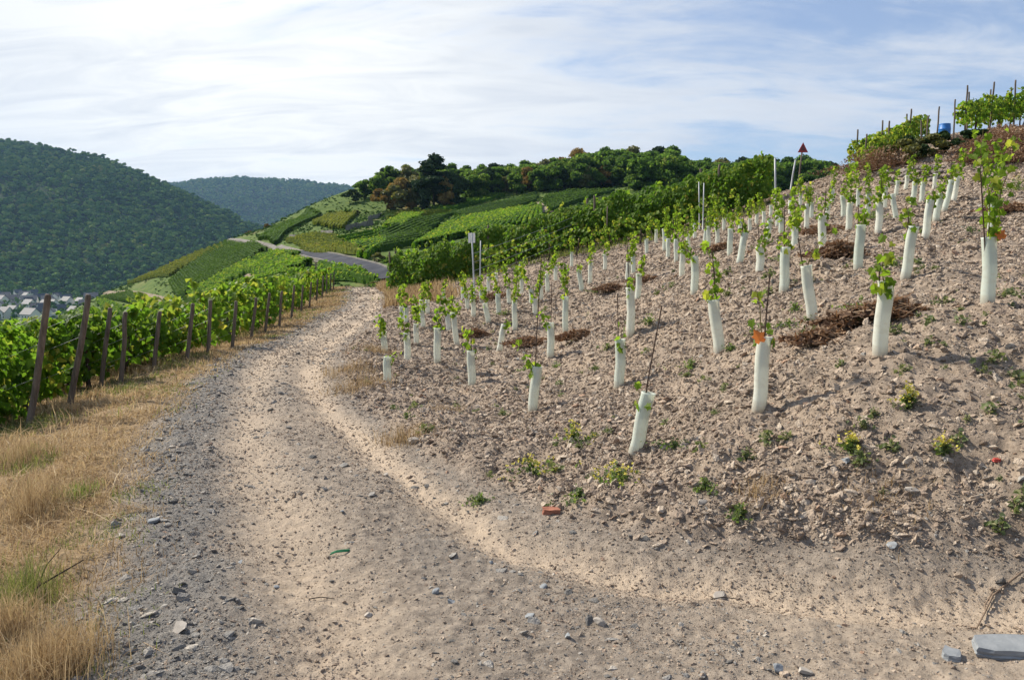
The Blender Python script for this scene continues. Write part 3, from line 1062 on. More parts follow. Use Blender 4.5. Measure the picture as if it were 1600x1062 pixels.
ORD = ['first', 'second', 'third', 'fourth', 'fifth', 'sixth', 'seventh', 'eighth', 'ninth', 'tenth', 'eleventh', 'twelfth', 'thirteenth', 'fourteenth', 'fifteenth', 'sixteenth', 'seventeenth', 'eighteenth', 'nineteenth', 'twentieth',
       'twenty-first', 'twenty-second', 'twenty-third', 'twenty-fourth', 'twenty-fifth', 'twenty-sixth', 'twenty-seventh', 'twenty-eighth', 'twenty-ninth', 'thirtieth',
       'thirty-first', 'thirty-second', 'thirty-third', 'thirty-fourth', 'thirty-fifth', 'thirty-sixth', 'thirty-seventh', 'thirty-eighth', 'thirty-ninth', 'fortieth']


def mid_z(x, y):
    return float(H0(np.array([x]), np.array([y]))[0])


def on_ground(px, d):
    x = (px - 800) / FPX * d * 1.0
    return np.array([x, d, mid_z(x, d)])


EDGE = [  # x in the photograph, y of the top, metres away, kind, material, width factor, label
 (556, 292, 262, 'bush', m_tree_dark, 1.3, 'low dark bush where the ridge wood ends above the valley'),
 (572, 280, 265, 'round', m_tree, 1.0, 'outermost round green tree at the valley end of the ridge wood'),
 (592, 266, 268, 'round', m_tree, 1.0, 'green tree behind the low golden bushes of the ridge wood'),
 (604, 292, 246, 'bush', m_tree_gold, 1.1, 'golden brown bush at the foot of the ridge wood, nearest the valley'),
 (618, 288, 244, 'bush', m_tree_olive, 1.1, 'olive yellow bush between the golden ones below the ridge wood'),
 (615, 259, 272, 'round', m_tree, 1.05, 'tall green tree rising just beyond the golden bushes'),
 (634, 276, 246, 'bush', m_tree_gold, 1.0, 'rusty orange tree beside the tall black pine'),
 (642, 256, 270, 'round', m_tree_olive, 1.0, 'olive green round tree behind the rusty orange one'),
 (652, 268, 248, 'tall', m_tree_olive, 1.0, 'narrow olive tree pressed against the black pine'),
 (662, 276, 242, 'tall', m_tree_dark, 1.0, 'dark narrow tree standing in front of the black pine'),
 (679, 244, 246, 'conifer', m_tree_dark, 1.5, 'tall black pine that stands above the ridge wood'),
 (690, 262, 248, 'tall', m_tree_dark, 1.1, 'second dark conifer close behind the black pine'),
 (699, 274, 244, 'round', m_tree_gold, 0.8, 'brown tinged tree on the far side of the black pine'),
 (716, 270, 246, 'round', m_tree_dark, 1.0, 'dark rounded tree at the bend of the wood edge'),
]
gx_ = 735
k_ = 0
while gx_ < 1010:
    y_top = np.interp(gx_, [730, 800, 870, 905, 960, 1010], [268, 268, 262, 256, 254, 256]) + rng.uniform(-5, 7)
    mm = [m_tree, m_tree, m_tree_dark, m_tree, m_tree_olive, m_tree, m_tree_gold, m_tree][k_ % 8]
    nm_ = {'broadleaf_foliage': 'green', 'dark_foliage': 'dark green', 'olive_foliage': 'olive', 'autumn_foliage': 'rusty brown'}[mm.name]
    EDGE.append((gx_, y_top, 256 + rng.uniform(0, 8) + (gx_ - 735) * 0.05, 'round', mm, 1.05, '%s tree of the wood edge, %s past the bend beyond the black pine' % (nm_, ORD[k_])))
    gx_ += 13.5 + rng.uniform(-2, 3)
    k_ += 1
for (px, ytop, d, kind, mm, wf, lab) in EDGE:
    p = on_ground(px, d)
    ht = (at(px, ytop, d)[2] - p[2])
    tree('bush' if kind == 'bush' else ('pine_tree' if kind == 'conifer' else 'broadleaf_tree'), p, max(3.0, ht), wf, kind, mm, lab, 'trees along the edge of the ridge wood', 'bush' if kind == 'bush' else 'tree')
# crest trees against the sky
SKY = [(566, 283), (600, 262), (640, 258), (665, 258), (705, 256), (730, 258), (752, 256), (775, 254), (800, 252), (825, 250), (848, 250), (870, 246), (888, 240), (905, 233), (925, 231), (945, 229), (962, 228), (982, 230), (1000, 231), (1020, 229), (1042, 228), (1060, 240), (1080, 244),
       (1100, 247), (1125, 248), (1150, 247), (1175, 246), (1200, 247), (1225, 246), (1245, 244), (1268, 242), (1285, 252), (1300, 262)]
ci_ = 0
for q, (px, ytop) in enumerate(SKY):
    d = 318 + rng.uniform(-8, 8)
    p = on_ground(px, d)
    ht = at(px, ytop, d)[2] - p[2]
    mm = m_tree_gold if px in (888, 905) else (m_tree_dark if q % 6 == 1 else (m_tree_olive if q % 7 == 3 else m_tree))
    lab = ('rusty brown crown on the skyline of the ridge wood, %s of two' % ('nearer the pine' if px == 888 else 'farther from the pine')) if mm is m_tree_gold else '%s tree crown on the ridge skyline, %s counted from the valley end' % ({'broadleaf_foliage': 'green', 'dark_foliage': 'dark green', 'olive_foliage': 'olive'}[mm.name], ORD[q])
    tree('broadleaf_tree', p, max(5, ht), 1.1, 'round', mm, lab, 'trees on the ridge skyline')
# the mass of the wood between edge and skyline
pts = []
for _ in range(520):
    px = rng.uniform(585, 1500)
    d = rng.uniform(268, 345)
    if px < 720:
        d = max(d, 275)
    pts.append(on_ground(px, d))
for _ in range(160):
    px = rng.uniform(1000, 1500)
    pts.append(on_ground(px, rng.uniform(235, 275)))
pts = np.array(pts)
hh = rng.uniform(8.5, 12.0, len(pts))
sk = np.array(SKY)
for i_, p_ in enumerate(pts):
    px_i = 800 + FPX * p_[0] / p_[1]
    lim = at(px_i, np.interp(px_i, sk[:, 0], sk[:, 1] + 6), p_[1])[2] - p_[2]
    hh[i_] = max(3.0, min(hh[i_], lim))
pts[:, 2] -= 0.4
wood_protos = [crown_kinds['round'][k].copy() for k in range(6)]
for me in wood_protos:
    me.materials.clear()
scatter('ridge_wood', pts, np.stack([0 * hh, 0 * hh, rng.uniform(0, 6.28, len(pts))], 1), np.stack([hh * 1.15, hh * 1.15, hh], 1), wood_protos, m_tree,
        'mass of mixed green woodland filling the ridge between its edge and skyline')

# ------------------------------------------------------------------ roads on the slopes across the dip
m_asph = plain_mat('old_asphalt', (0.045, 0.049, 0.060), (0.085, 0.088, 0.10), 0.5, 0.95, 0.3, 0.01, spec=0.03)
m_conc = plain_mat('pale_concrete', (0.14, 0.132, 0.118), (0.26, 0.245, 0.22), 0.8, 0.95, 0.3, 0.02, spec=0.05)
m_path = plain_mat('pale_earth', (0.17, 0.14, 0.105), (0.29, 0.24, 0.18), 0.4, 0.95, 0.3, 0.05, spec=0.05)


def px_line(line, n=60, far=420):
    P = []
    for (a, b) in zip(line[:-1], line[1:]):
        for k in range(max(2, n // (len(line) - 1))):
            f = k / max(2, n // (len(line) - 1))
            q = cast(a[0] + (b[0] - a[0]) * f, a[1] + (b[1] - a[1]) * f, 62)
            if q is not None:
                P.append(q)
    P = np.array(P)
    for _ in range(6):
        P[1:-1] = (P[:-2] + P[1:-1] * 2 + P[2:]) / 4
    return P


def ribbon(P, offs, lift):
    """cross-sections offset sideways by offs, lifted above the ground"""
    tg = np.gradient(P, axis=0)
    tg[:, 2] = 0
    tg /= np.linalg.norm(tg, axis=1, keepdims=True) + 1e-9
    sd = np.stack([tg[:, 1], -tg[:, 0], np.zeros(len(P))], 1)
    rows = []
    for o_, l_ in zip(offs, lift):
        R = P + sd * o_
        R[:, 2] = H0(R[:, 0], R[:, 1]) + l_
        rows.append(R)
    V = np.stack(rows, 1)
    n, k = V.shape[:2]
    ii = np.arange(n * k).reshape(n, k)
    return V.reshape(-1, 3), np.stack([ii[:-1, :-1], ii[:-1, 1:], ii[1:, 1:], ii[1:, :-1]], -1).reshape(-1, 4)


roadP = px_line([(599, 441), (592, 432), (575, 423), (540, 413), (500, 403), (468, 395)], 70)
V, Qr = ribbon(roadP, [-1.25, -1.2, 1.2, 1.25], [0.1, 0.45, 0.45, 0.1])
obj('asphalt_road', new_mesh('asphalt_road', V, quads=Qr), m_asph, kind='structure')
road2 = px_line([(470, 396), (452, 391), (430, 387), (400, 381), (370, 376), (356, 375.5)], 50)
V, Qr = ribbon(road2, [-0.5, -0.45, 0.45, 0.5], [0.1, 0.42, 0.42, 0.1])
obj('concrete_lane', new_mesh('concrete_lane', V, quads=Qr), m_conc, kind='structure')
for sgn, nm in ((-1, 'far'), (1, 'near')):
    V, Qr = ribbon(roadP, [sgn * 1.27, sgn * 1.27, sgn * 1.40, sgn * 1.40][::sgn], [0.0, 0.55, 0.55, 0.0])
    obj('road_kerb', new_mesh('road_kerb', V, quads=Qr), m_conc, kind='structure')
for k, (ln, wd) in enumerate([([(160, 457), (205, 459), (245, 467), (275, 475)], 0.9), ([(386, 431), (408, 436), (430, 443)], 0.8), ([(838, 318), (846, 326), (858, 334)], 1.2)]):
    P_ = px_line(ln, 24)
    if len(P_) > 3:
        V, Qr = ribbon(P_, [-wd, -wd * 0.9, wd * 0.9, wd], [0.05, 0.3, 0.3, 0.05])
        obj('field_path', new_mesh('field_path', V, quads=Qr), m_path, kind='structure')

# ------------------------------------------------------------------ vineyard plots across the dip, each row a part
VG = [(0.0, (0.030, 0.066, 0.012)), (0.45, (0.080, 0.150, 0.020)), (0.8, (0.145, 0.222, 0.034)), (1.0, (0.28, 0.26, 0.05))]
VG_T = [(0.0, (0.10, 0.24, 0.012)), (0.5, (0.25, 0.47, 0.035)), (1.0, (0.58, 0.56, 0.07))]
m_vine = leaf_mat('vine_leaf', VG, VG_T, 0.42, 0.55, True, 0.18)
m_vine_hedge = leaf_mat('vine_leaf_hedge', VG, VG_T, 0.42, 0.6, True, 0.15)
m_vine_far = leaf_mat('vine_leaf_far', [(p, tuple(min(1, v_ * 1.35) for v_ in c_)) for p, c_ in VG], VG_T, 0.34, 0.7, True, 0.06)
m_vine_deep = leaf_mat('vine_leaf_deep', [(0.0, (0.045, 0.092, 0.020)), (1.0, (0.14, 0.22, 0.042))], [(0.0, (0.05, 0.12, 0.012)), (1.0, (0.15, 0.26, 0.03))], 0.25, 0.75, True, 0.05)
m_vine_gold = leaf_mat('vine_leaf_yellow', [(0.0, (0.085, 0.12, 0.022)), (0.6, (0.19, 0.21, 0.038)), (1.0, (0.32, 0.25, 0.06))], [(0.0, (0.22, 0.30, 0.03)), (1.0, (0.46, 0.46, 0.07))], 0.25, 0.75, True, 0.05)


def hedge_arr(P, n_per_m, leaf, hgt, wid, seed, base=0.12, tone=0.0):
    """far vine row along ground points P: leaf clumps over a dark core"""
    r = np.random.default_rng(seed)
    seg = np.linalg.norm(np.diff(P, axis=0), axis=1)
    L = seg.sum()
    cum = np.concatenate([[0], np.cumsum(seg)])
    n = int(L * n_per_m)
    s = r.uniform(0, L, n)
    C = np.stack([np.interp(s, cum, P[:, k]) for k in range(3)], 1)
    tg = (P[-1] - P[0])[:2]
    tg = tg / (np.linalg.norm(tg) + 1e-9)
    sd = np.array([-tg[1], tg[0], 0])
    a = r.uniform(-0.5, 1.0, n) * np.pi / 2
    sign = r.choice([-1, 1], n)
    lat, hz = np.cos(a) * sign, np.sin(a)
    gap = 0.72 + 0.4 * vnoise(s * 0.55, s * 0 + seed, 4)
    Pn = C + sd * (lat * wid * 0.5)[:, None]
    Pn[:, 2] += base + (hgt - base) * 0.5 * (1 + hz * r.uniform(0.8, 1.15, n)) * gap
    nrm = sd * lat[:, None] + np.array([0, 0, 1.0]) * (0.25 + 0.8 * np.maximum(hz, 0))[:, None] + r.normal(0, 0.4, (n, 3))
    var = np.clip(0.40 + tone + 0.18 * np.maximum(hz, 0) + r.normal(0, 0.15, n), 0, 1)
    parts = [leaves(Pn, nrm, leaf * r.uniform(0.7, 1.3, n), var, KITE)]
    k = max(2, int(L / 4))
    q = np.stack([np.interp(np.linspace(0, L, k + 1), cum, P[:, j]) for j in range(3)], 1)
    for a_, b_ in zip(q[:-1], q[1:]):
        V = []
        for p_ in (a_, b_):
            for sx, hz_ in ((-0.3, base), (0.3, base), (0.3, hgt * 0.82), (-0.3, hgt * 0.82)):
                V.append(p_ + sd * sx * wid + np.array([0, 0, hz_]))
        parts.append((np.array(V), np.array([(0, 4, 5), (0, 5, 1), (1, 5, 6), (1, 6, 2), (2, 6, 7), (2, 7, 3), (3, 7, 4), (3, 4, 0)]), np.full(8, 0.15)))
    return merge(parts)


PLOTS = [  # row starts A..B and row ends D..C in the photograph, rows, material, leaf clumps per metre, label
 ((404, 375), (433, 383), (501, 336), (480, 329), 10, m_vine_deep, 'deep green vineyard plot climbing the shoulder above the concrete lane'),
 ((487, 352), (536, 359), (559, 334), (512, 337), 11, m_vine_gold, 'yellow green vineyard plot high below the wood edge bushes'),
 ((447, 377), (482, 398), (568, 404), (530, 373), 11, m_vine_gold, 'yellowing plot with clear rows just above the asphalt road'),
 ((533, 374), (572, 410), (600, 388), (596, 362), 12, m_vine_far, 'bright green plot in the middle above the bend of the asphalt road'),
 ((594, 368), (598, 396), (648, 388), (702, 339), 11, m_vine_deep, 'terraced plot with dark stripes between bright green ones'),
 ((600, 357), (633, 357), (662, 338), (628, 338), 10, m_vine_far, 'small bright plot under the ridge wood beside the earth terraces'),
 ((646, 390), (720, 372), (842, 322), (704, 349), 16, m_vine_far, 'long bright green plot sweeping up to the earth path'),
 ((722, 371), (850, 352), (846, 324), (790, 341), 12, m_vine_far, 'bright plot just over the mature vine row, below the earth path'),
 ((705, 338), (724, 346), (840, 317), (838, 302), 8, m_vine_deep, 'thin young plot on bare pale soil under the wood edge'),
 ((850, 312), (864, 333), (965, 300), (888, 299), 10, m_vine_deep, 'dark striped plot between the earth path and the mature vines'),
 ((264, 444), (353, 381), (417, 392), (288, 461), 24, m_vine_deep, 'dark green plot with fine slanting rows on the steep spur'),
 ((197, 446), (350, 376), (350, 390), (260, 434), 14, m_vine_gold, 'golden strip of vines along the crest of the spur'),
 ((290, 462), (425, 398), (468, 400), (335, 458), 14, m_vine_far, 'green plot below the concrete lane on the spur'),
 ((382, 426), (435, 402), (490, 415), (422, 440), 12, m_vine_far, 'green plot between the asphalt road and the lower vine rows'),
 ((150, 463), (205, 459), (262, 474), (226, 480), 11, m_vine_deep, 'small dark plot on the lowest tip of the spur'),
 ((498, 416), (518, 442), (588, 451), (574, 437), 6, m_vine_far, 'short green rows tucked below the asphalt road'),
]
 # (label of each plot says where it lies)
PLOTS += [
 ((294, 467), (320, 476), (505, 431), (425, 441), 12, m_vine_far, 'long green plot low on the spur, just over the near vine tops'),
 ((150, 469), (160, 484), (258, 488), (262, 479), 7, m_vine_far, 'narrow plot under the lowest path of the spur'),
 ((610, 333), (612, 345), (700, 337), (690, 331), 4, m_vine_gold, 'thin yellowish rows on the earth terraces under the pine'),
 ((676, 325), (694, 331), (786, 309), (772, 305), 5, m_vine_far, 'bright narrow meadow plot along the foot of the wood'),
]
NM = {0: 1.3, 4: 1.0, 2: 0.9, 3: 1.0, 9: 1.0, 10: 1.3}
for q, (A, B, C_, D_, n, mm, lab) in enumerate(PLOTS):
    cs = [cast(*p, 62) for p in (A, B, C_, D_)]
    if any(c_ is None for c_ in cs):
        print('plot off ground', q, [c_ is None for c_ in cs])
        cs = [c_ if c_ is not None else cast(p[0], p[1] + 6, 62) for c_, p in zip(cs, (A, B, C_, D_))]
        if any(c_ is None for c_ in cs):
            continue
    a_, b_, c2, d2 = cs
    org = (a_ + b_ + c2 + d2) / 4
    root = thing('vineyard_plot', lab, 'vineyard', org, group='vineyard plots across the dip')
    n = int(n * NM.get(q, 1.15))
    for i in range(n):
        f = (i + 0.5) / n
        s_, e_ = a_ * (1 - f) + b_ * f, d2 * (1 - f) + c2 * f
        dr_ = (e_ - s_) / (np.linalg.norm(e_ - s_) + 1e-6)
        s_, e_ = s_ - dr_ * rng.uniform(-1.5, 2.0), e_ + dr_ * rng.uniform(-1.5, 2.0)
        L = np.linalg.norm(e_ - s_)
        k = max(3, int(L / 3))
        ff = np.linspace(0, 1, k)[:, None]
        P = s_ * (1 - ff) + e_ * ff
        P[:, 2] = H0(P[:, 0], P[:, 1])
        dens = 9.0 if 'thin' not in lab else 3.0
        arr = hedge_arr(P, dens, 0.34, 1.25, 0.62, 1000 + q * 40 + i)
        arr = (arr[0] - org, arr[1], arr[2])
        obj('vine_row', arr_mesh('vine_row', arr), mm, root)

# rough growth between the plots, nobody could count it
n = 30000
px_r, d_r = rng.uniform(-150, 1000, n), np.exp(rng.uniform(math.log(66), math.log(300), n))
xr_, yr_ = (px_r - 800) / FPX * d_r, d_r
okr = np.ones(n, bool)
for ln_ in (roadP, road2):
    okr &= np.min(np.hypot(xr_[:, None] - ln_[None, ::2, 0], yr_[:, None] - ln_[None, ::2, 1]), axis=1) > 3.2
okr &= (fbm(xr_ * 0.05, yr_ * 0.05, 3, 44) + 0.5 * fbm(xr_ * 0.3, yr_ * 0.3, 2, 45)) > -0.25
xr_, yr_ = xr_[okr], yr_[okr]
zr_ = H0(xr_, yr_)
hr_ = rng.uniform(0.25, 0.7, len(xr_)) * (0.6 + 0.4 * yr_ / 200)
rough_protos = [c_.copy() for c_ in far_crowns]
m_rough = leaf_mat('rough_growth', [(0.0, (0.050, 0.090, 0.020)), (0.5, (0.115, 0.175, 0.036)), (0.8, (0.19, 0.215, 0.06)), (1.0, (0.28, 0.22, 0.11))], [(0.0, (0.1, 0.2, 0.02)), (1.0, (0.4, 0.4, 0.08))], 0.25, 0.8, True, 0.05)
scatter('rough_growth', np.stack([xr_, yr_, zr_ - 0.1], 1), np.stack([0 * hr_, 0 * hr_, rng.uniform(0, 6.28, len(hr_))], 1), np.stack([hr_ * 1.8, hr_ * 1.8, hr_], 1), rough_protos, m_rough, 'rough low growth covering the ground between the vineyard plots')

# hedges, scrub and stone terrace banks among the plots
m_stone_dark = plain_mat('slate_wall', (0.12, 0.115, 0.105), (0.28, 0.26, 0.235), 1.2, 0.95, 0.8, 0.15)
for k, (pa, pb, hgt, lab) in enumerate([((540, 362), (582, 352), 1.2, 'grey slate terrace wall below the yellow green plot'), ((452, 372), (520, 366), 0.8, 'slate terrace wall above the yellowing plot'), ((575, 345), (600, 338), 1.1, 'short slate wall beside the earth terraces')]):
    a_, b_ = cast(*pa, 62), cast(*pb, 62)
    ff = np.linspace(0, 1, 14)[:, None]
    P = a_ * (1 - ff) + b_ * ff
    P[:, 2] = H0(P[:, 0], P[:, 1])
    jit = rng.uniform(0.75, 1.15, 14)
    V = np.concatenate([P + [0, 0, -0.4], P + np.stack([0 * jit, 0 * jit, hgt * jit], 1), P + np.stack([0 * jit, 0 * jit + 1.2, hgt * jit], 1), P + [0, 1.2, -0.4]])
    Qw = []
    for i in range(13):
        for r_ in range(3):
            Qw.append((r_ * 14 + i, r_ * 14 + i + 1, (r_ + 1) * 14 + i + 1, (r_ + 1) * 14 + i))
    Qw = np.array(Qw)
    org = P[0].copy()
    obj('terrace_wall', new_mesh('terrace_wall', V - org, quads=Qw), m_stone_dark, loc=org, label=lab, cat='wall', group='terrace walls across the dip')
SCRUB = [(603, 432, 74, 'grassy bush where the asphalt road dips behind the crest'), (586, 438, 76, 'low bush in front of the end of the asphalt road'), (520, 326, 240, 'dark scrub patch under the valley end of the ridge wood'), (545, 324, 238, 'scrub patch beside the green meadow tip'), (560, 328, 236, 'rounded scrub below the low dark bush'), (575, 330, 236, 'scrub clump at the corner of the ridge wood'), (497, 327, 250, 'outlying scrub on the bare shoulder'),
         (640, 324, 236, 'bush at the meadow edge under the rusty orange tree'), (655, 322, 236, 'bush at the meadow edge under the black pine'), (668, 324, 234, 'dark bush where the meadow meets the black pine'),
         (420, 348, 255, 'golden scrub on the crest of the spur, upper'), (392, 360, 255, 'golden scrub on the crest of the spur, lower'), (445, 338, 255, 'olive scrub near the top of the spur'),
         (590, 398, 95, 'straggly bush above the bend of the asphalt road'), (610, 405, 88, 'straggly bush beside the end of the mature vine rows'), (600, 340, 215, 'scrub at the foot of the earth terraces'), (625, 335, 215, 'scrub beside the small bright plot')]
for k, (px, ytop, d, lab) in enumerate(SCRUB):
    p = on_ground(px, d)
    ht = max(1.3, min(4.5, at(px, ytop, d)[2] - p[2]))
    tree('shrub', p, ht, 1.3, 'bush', m_tree_gold if 'golden' in lab else (m_tree_olive if k % 3 == 1 else m_tree), lab, 'scrub on the slopes across the dip', 'shrub')

# ------------------------------------------------------------------ village in the valley
m_wallw = plain_mat('white_render', (0.52, 0.51, 0.48), (0.76, 0.74, 0.70), 0.4, 0.9, 0.1, 0.02, rnd=0.6)
m_slate = plain_mat('slate_roof', (0.040, 0.043, 0.055), (0.10, 0.105, 0.12), 0.6, 0.6, 0.3, 0.05, rnd=0.6)
m_glassw = plain_mat('dark_window', (0.02, 0.025, 0.03), (0.04, 0.05, 0.06), 1.0, 0.2, 0.0, 0.01, spec=0.5)
m_redroof = plain_mat('tile_roof', (0.20, 0.075, 0.045), (0.30, 0.12, 0.07), 0.6, 0.8, 0.3, 0.05)


def house_meshes(wd, dp, hw, hr):
    wall = box_arr((0, 0, hw / 2 - 0.5), (wd / 2, dp / 2, hw / 2 + 0.5))
    V = [(-wd / 2, -dp / 2, hw), (wd / 2, -dp / 2, hw), (wd / 2, dp / 2, hw), (-wd / 2, dp / 2, hw), (-wd / 2, 0, hw + hr), (wd / 2, 0, hw + hr)]
    gable = (np.array(V), np.array([(0, 4, 3), (1, 2, 5)]), np.zeros(6))
    o_ = 0.5
    k_ = hr / (dp / 2)
    R = np.array([(-wd / 2 - o_, -dp / 2 - o_, hw - o_ * k_), (wd / 2 + o_, -dp / 2 - o_, hw - o_ * k_), (wd / 2 + o_, 0, hw + hr), (-wd / 2 - o_, 0, hw + hr), (-wd / 2 - o_, dp / 2 + o_, hw - o_ * k_), (wd / 2 + o_, dp / 2 + o_, hw - o_ * k_)])
    R2 = R + [0, 0, 0.35]
    RV = np.concatenate([R, R2])
    RT = []
    for a, b, c_, d in ((6, 7, 8, 9), (9, 8, 11, 10), (0, 3, 2, 1), (3, 4, 5, 2), (0, 1, 7, 6), (4, 10, 11, 5), (0, 6, 9, 3), (3, 9, 10, 4), (1, 2, 8, 7), (2, 5, 11, 8)):
        RT += [(a, b, c_), (a, c_, d)]
    return arr_mesh('wall', merge([wall, gable])), arr_mesh('roof', (RV, np.array(RT), np.zeros(12)))


house_kinds = [house_meshes(*s_) for s_ in ((10, 8, 5.5, 4), (13, 9, 6, 4.5), (9, 9, 6.5, 4.5), (16, 10, 6.5, 5))]
for wl, rf in house_kinds:
    wl.materials.append(m_wallw)
    rf.materials.append(m_slate)
win_me = arr_mesh('window', box_arr((0, 0, 0), (0.65, 0.08, 0.8)))
win_me.materials.append(m_glassw)
spots = []
tries = 0
while len(spots) < 64 and tries < 4000:
    tries += 1
    px, py = rng.uniform(-60, 152), rng.uniform(464, 503)
    d = -(VALLEY - 1.7) / (-ray(px, py)[2])
    x, y = ray(px, py)[0] * d, d
    if all((x - a) ** 2 + (y - b) ** 2 > 15 ** 2 for a, b in spots):
        spots.append((x, y))
spots.sort(key=lambda s: -s[1])
street = ['farthest village lane', 'second village lane', 'middle village lane', 'fourth village lane', 'village lane just over the vine tops']
per = len(spots) // 5 + 1
for i, (x, y) in enumerate(spots):
    wl, rf = house_kinds[rng.integers(0, 4)]
    b_ = min(4, i // per)
    row = sorted([j for j in range(len(spots)) if min(4, j // per) == b_], key=lambda j: spots[j][0] / spots[j][1])
    o_ = row.index(i)
    hs = thing('house', 'white slate-roofed house, %s along the %s' % (ORD[o_], street[b_]), 'house', (x, y, VALLEY), (0, 0, rng.choice([0.3, 0.3 + math.pi / 2, -0.5, 0.9])), 'houses of the village in the valley')
    wobj = obj('wall', wl, None, hs)
    obj('roof', rf, None, hs)
    bb = [v.co for v in wl.vertices]
    hy = max(v.y for v in bb)
    hx = max(v.x for v in bb)
    for sgn in (-1, 1):
        for wx in (-0.5, 0.1, 0.6):
            for wz in (1.6, 4.2):
                wn = obj('window', win_me, None, wobj)
                wn.location = (wx * hx, sgn * (hy + 0.03), wz)
# garden trees among the houses, one mass
n = 260
gp = []
while len(gp) < n:
    px, py = rng.uniform(-80, 165), rng.uniform(457, 503)
    d = -(VALLEY - 1.7) / (-ray(px, py)[2])
    x, y = ray(px, py)[0] * d, d
    if all((x - a) ** 2 + (y - b) ** 2 > 9 ** 2 for a, b in spots):
        if py > 466 or rng.random() < 0.25:
            gp.append((x, y, VALLEY - 0.5))
for _ in range(700):                                     # orchards and hedges farther along the valley
    y_ = rng.uniform(560, 1180)
    x_ = -y_ * rng.uniform(0.62, 1.5)
    if fbm(np.array([x_ * 0.01]), np.array([y_ * 0.01]), 3, 47)[0] > -0.1:
        gp.append((x_, y_, VALLEY - 0.5))
n = len(gp)
gh = rng.uniform(5, 11, n)
scatter('village_trees', np.array(gp), np.stack([0 * gh, 0 * gh, rng.uniform(0, 6.28, n)], 1), np.stack([gh, gh, gh], 1), [c_.copy() for c_ in far_crowns], m_tree, 'garden trees between the houses of the valley village')

# ------------------------------------------------------------------ the air
m_haze = bpy.data.materials.new('haze')
m_haze.use_nodes = True
t = NT(m_haze.node_tree)
pv = t.n('ShaderNodeVolumePrincipled', inp={'Color': (0.38, 0.64, 1.0, 1.0), 'Density': 0.00005, 'Anisotropy': 0.25})
ho = t.n('ShaderNodeOutputMaterial')
t.l(pv.outputs[0], ho.inputs['Volume'])
hc = np.array([(BX0 + BX1) / 2, (BY0 + BY1) / 2, (VALLEY - 4 + 470) / 2])
obj('haze', arr_mesh('haze', box_arr((0, 0, 0), ((BX1 - BX0) / 2, (BY1 - BY0) / 2, (470 - VALLEY + 4) / 2))), m_haze, loc=hc, kind='stuff', label='thin blue haze filling the air of the valley')

# ------------------------------------------------------------------ materials of the near things
m_post = plain_mat('weathered_post', (0.070, 0.056, 0.044), (0.21, 0.172, 0.138), 9, 0.9, 0.7, 0.01, (3, 3, 0.4))
m_steel = plain_mat('galvanised_steel', (0.30, 0.32, 0.34), (0.45, 0.47, 0.49), 6, 0.45, 0.1, 0.002, spec=0.5)
m_rust = plain_mat('rusty_rod', (0.035, 0.022, 0.017), (0.075, 0.045, 0.032), 30, 0.8, 0.3, 0.002)
m_trunk = plain_mat('vine_wood', (0.035, 0.026, 0.020), (0.10, 0.078, 0.058), 25, 0.95, 0.8, 0.01, (1, 1, 0.3))
m_young = leaf_mat('young_vine_leaf', [(0.0, (0.050, 0.095, 0.014)), (0.6, (0.115, 0.180, 0.022)), (0.9, (0.19, 0.23, 0.03)), (1.0, (0.36, 0.26, 0.05))],
                   [(0.0, (0.14, 0.28, 0.016)), (0.6, (0.34, 0.52, 0.035)), (0.9, (0.54, 0.60, 0.06)), (1.0, (0.7, 0.5, 0.06))], 0.5, 0.55, False, 0.15)
m_orange = leaf_mat('orange_leaf', [(0.0, (0.45, 0.12, 0.03)), (1.0, (0.55, 0.17, 0.04))], [(0.0, (0.8, 0.25, 0.05)), (1.0, (0.9, 0.3, 0.06))], 0.4, 0.5, False)
m_shoot = plain_mat('green_brown_shoot', (0.09, 0.085, 0.025), (0.17, 0.13, 0.05), 20, 0.7, 0.2, 0.002)
m_straw = leaf_mat('dry_grass', [(0.0, (0.14, 0.095, 0.050)), (0.2, (0.26, 0.165, 0.095)), (0.45, (0.38, 0.262, 0.145)), (0.8, (0.52, 0.390, 0.230)), (1.0, (0.64, 0.53, 0.36))], [(0.0, (0.22, 0.15, 0.07)), (1.0, (0.72, 0.55, 0.3))], 0.3, 0.8, False, 0.1)
m_grass = leaf_mat('green_grass', [(0.0, (0.055, 0.070, 0.030)), (0.6, (0.125, 0.140, 0.055)), (1.0, (0.26, 0.23, 0.10))], [(0.0, (0.12, 0.2, 0.03)), (1.0, (0.4, 0.42, 0.1))], 0.35, 0.7, False, 0.2)
m_brush = leaf_mat('dead_brush', [(0.0, (0.10, 0.064, 0.044)), (0.6, (0.24, 0.155, 0.10)), (1.0, (0.42, 0.31, 0.21))], [(0.0, (0.10, 0.04, 0.02)), (1.0, (0.35, 0.18, 0.08))], 0.2, 0.85, False, 0.1)
m_weed = leaf_mat('weed_leaf', [(0.0, (0.060, 0.085, 0.036)), (0.7, (0.115, 0.148, 0.060)), (1.0, (0.21, 0.22, 0.10))], [(0.0, (0.12, 0.25, 0.03)), (1.0, (0.36, 0.46, 0.08))], 0.4, 0.6, False)
m_sprig = leaf_mat('sprig_leaf', [(0.0, (0.07, 0.095, 0.04)), (0.6, (0.14, 0.17, 0.07)), (1.0, (0.26, 0.24, 0.12))], [(0.0, (0.12, 0.2, 0.05)), (1.0, (0.36, 0.4, 0.12))], 0.3, 0.7, True)
m_flower = leaf_mat('yellow_flower', [(0.0, (0.42, 0.36, 0.05)), (1.0, (0.62, 0.55, 0.10))], [(0.0, (0.6, 0.5, 0.06)), (1.0, (0.7, 0.6, 0.1))], 0.3, 0.7, False)

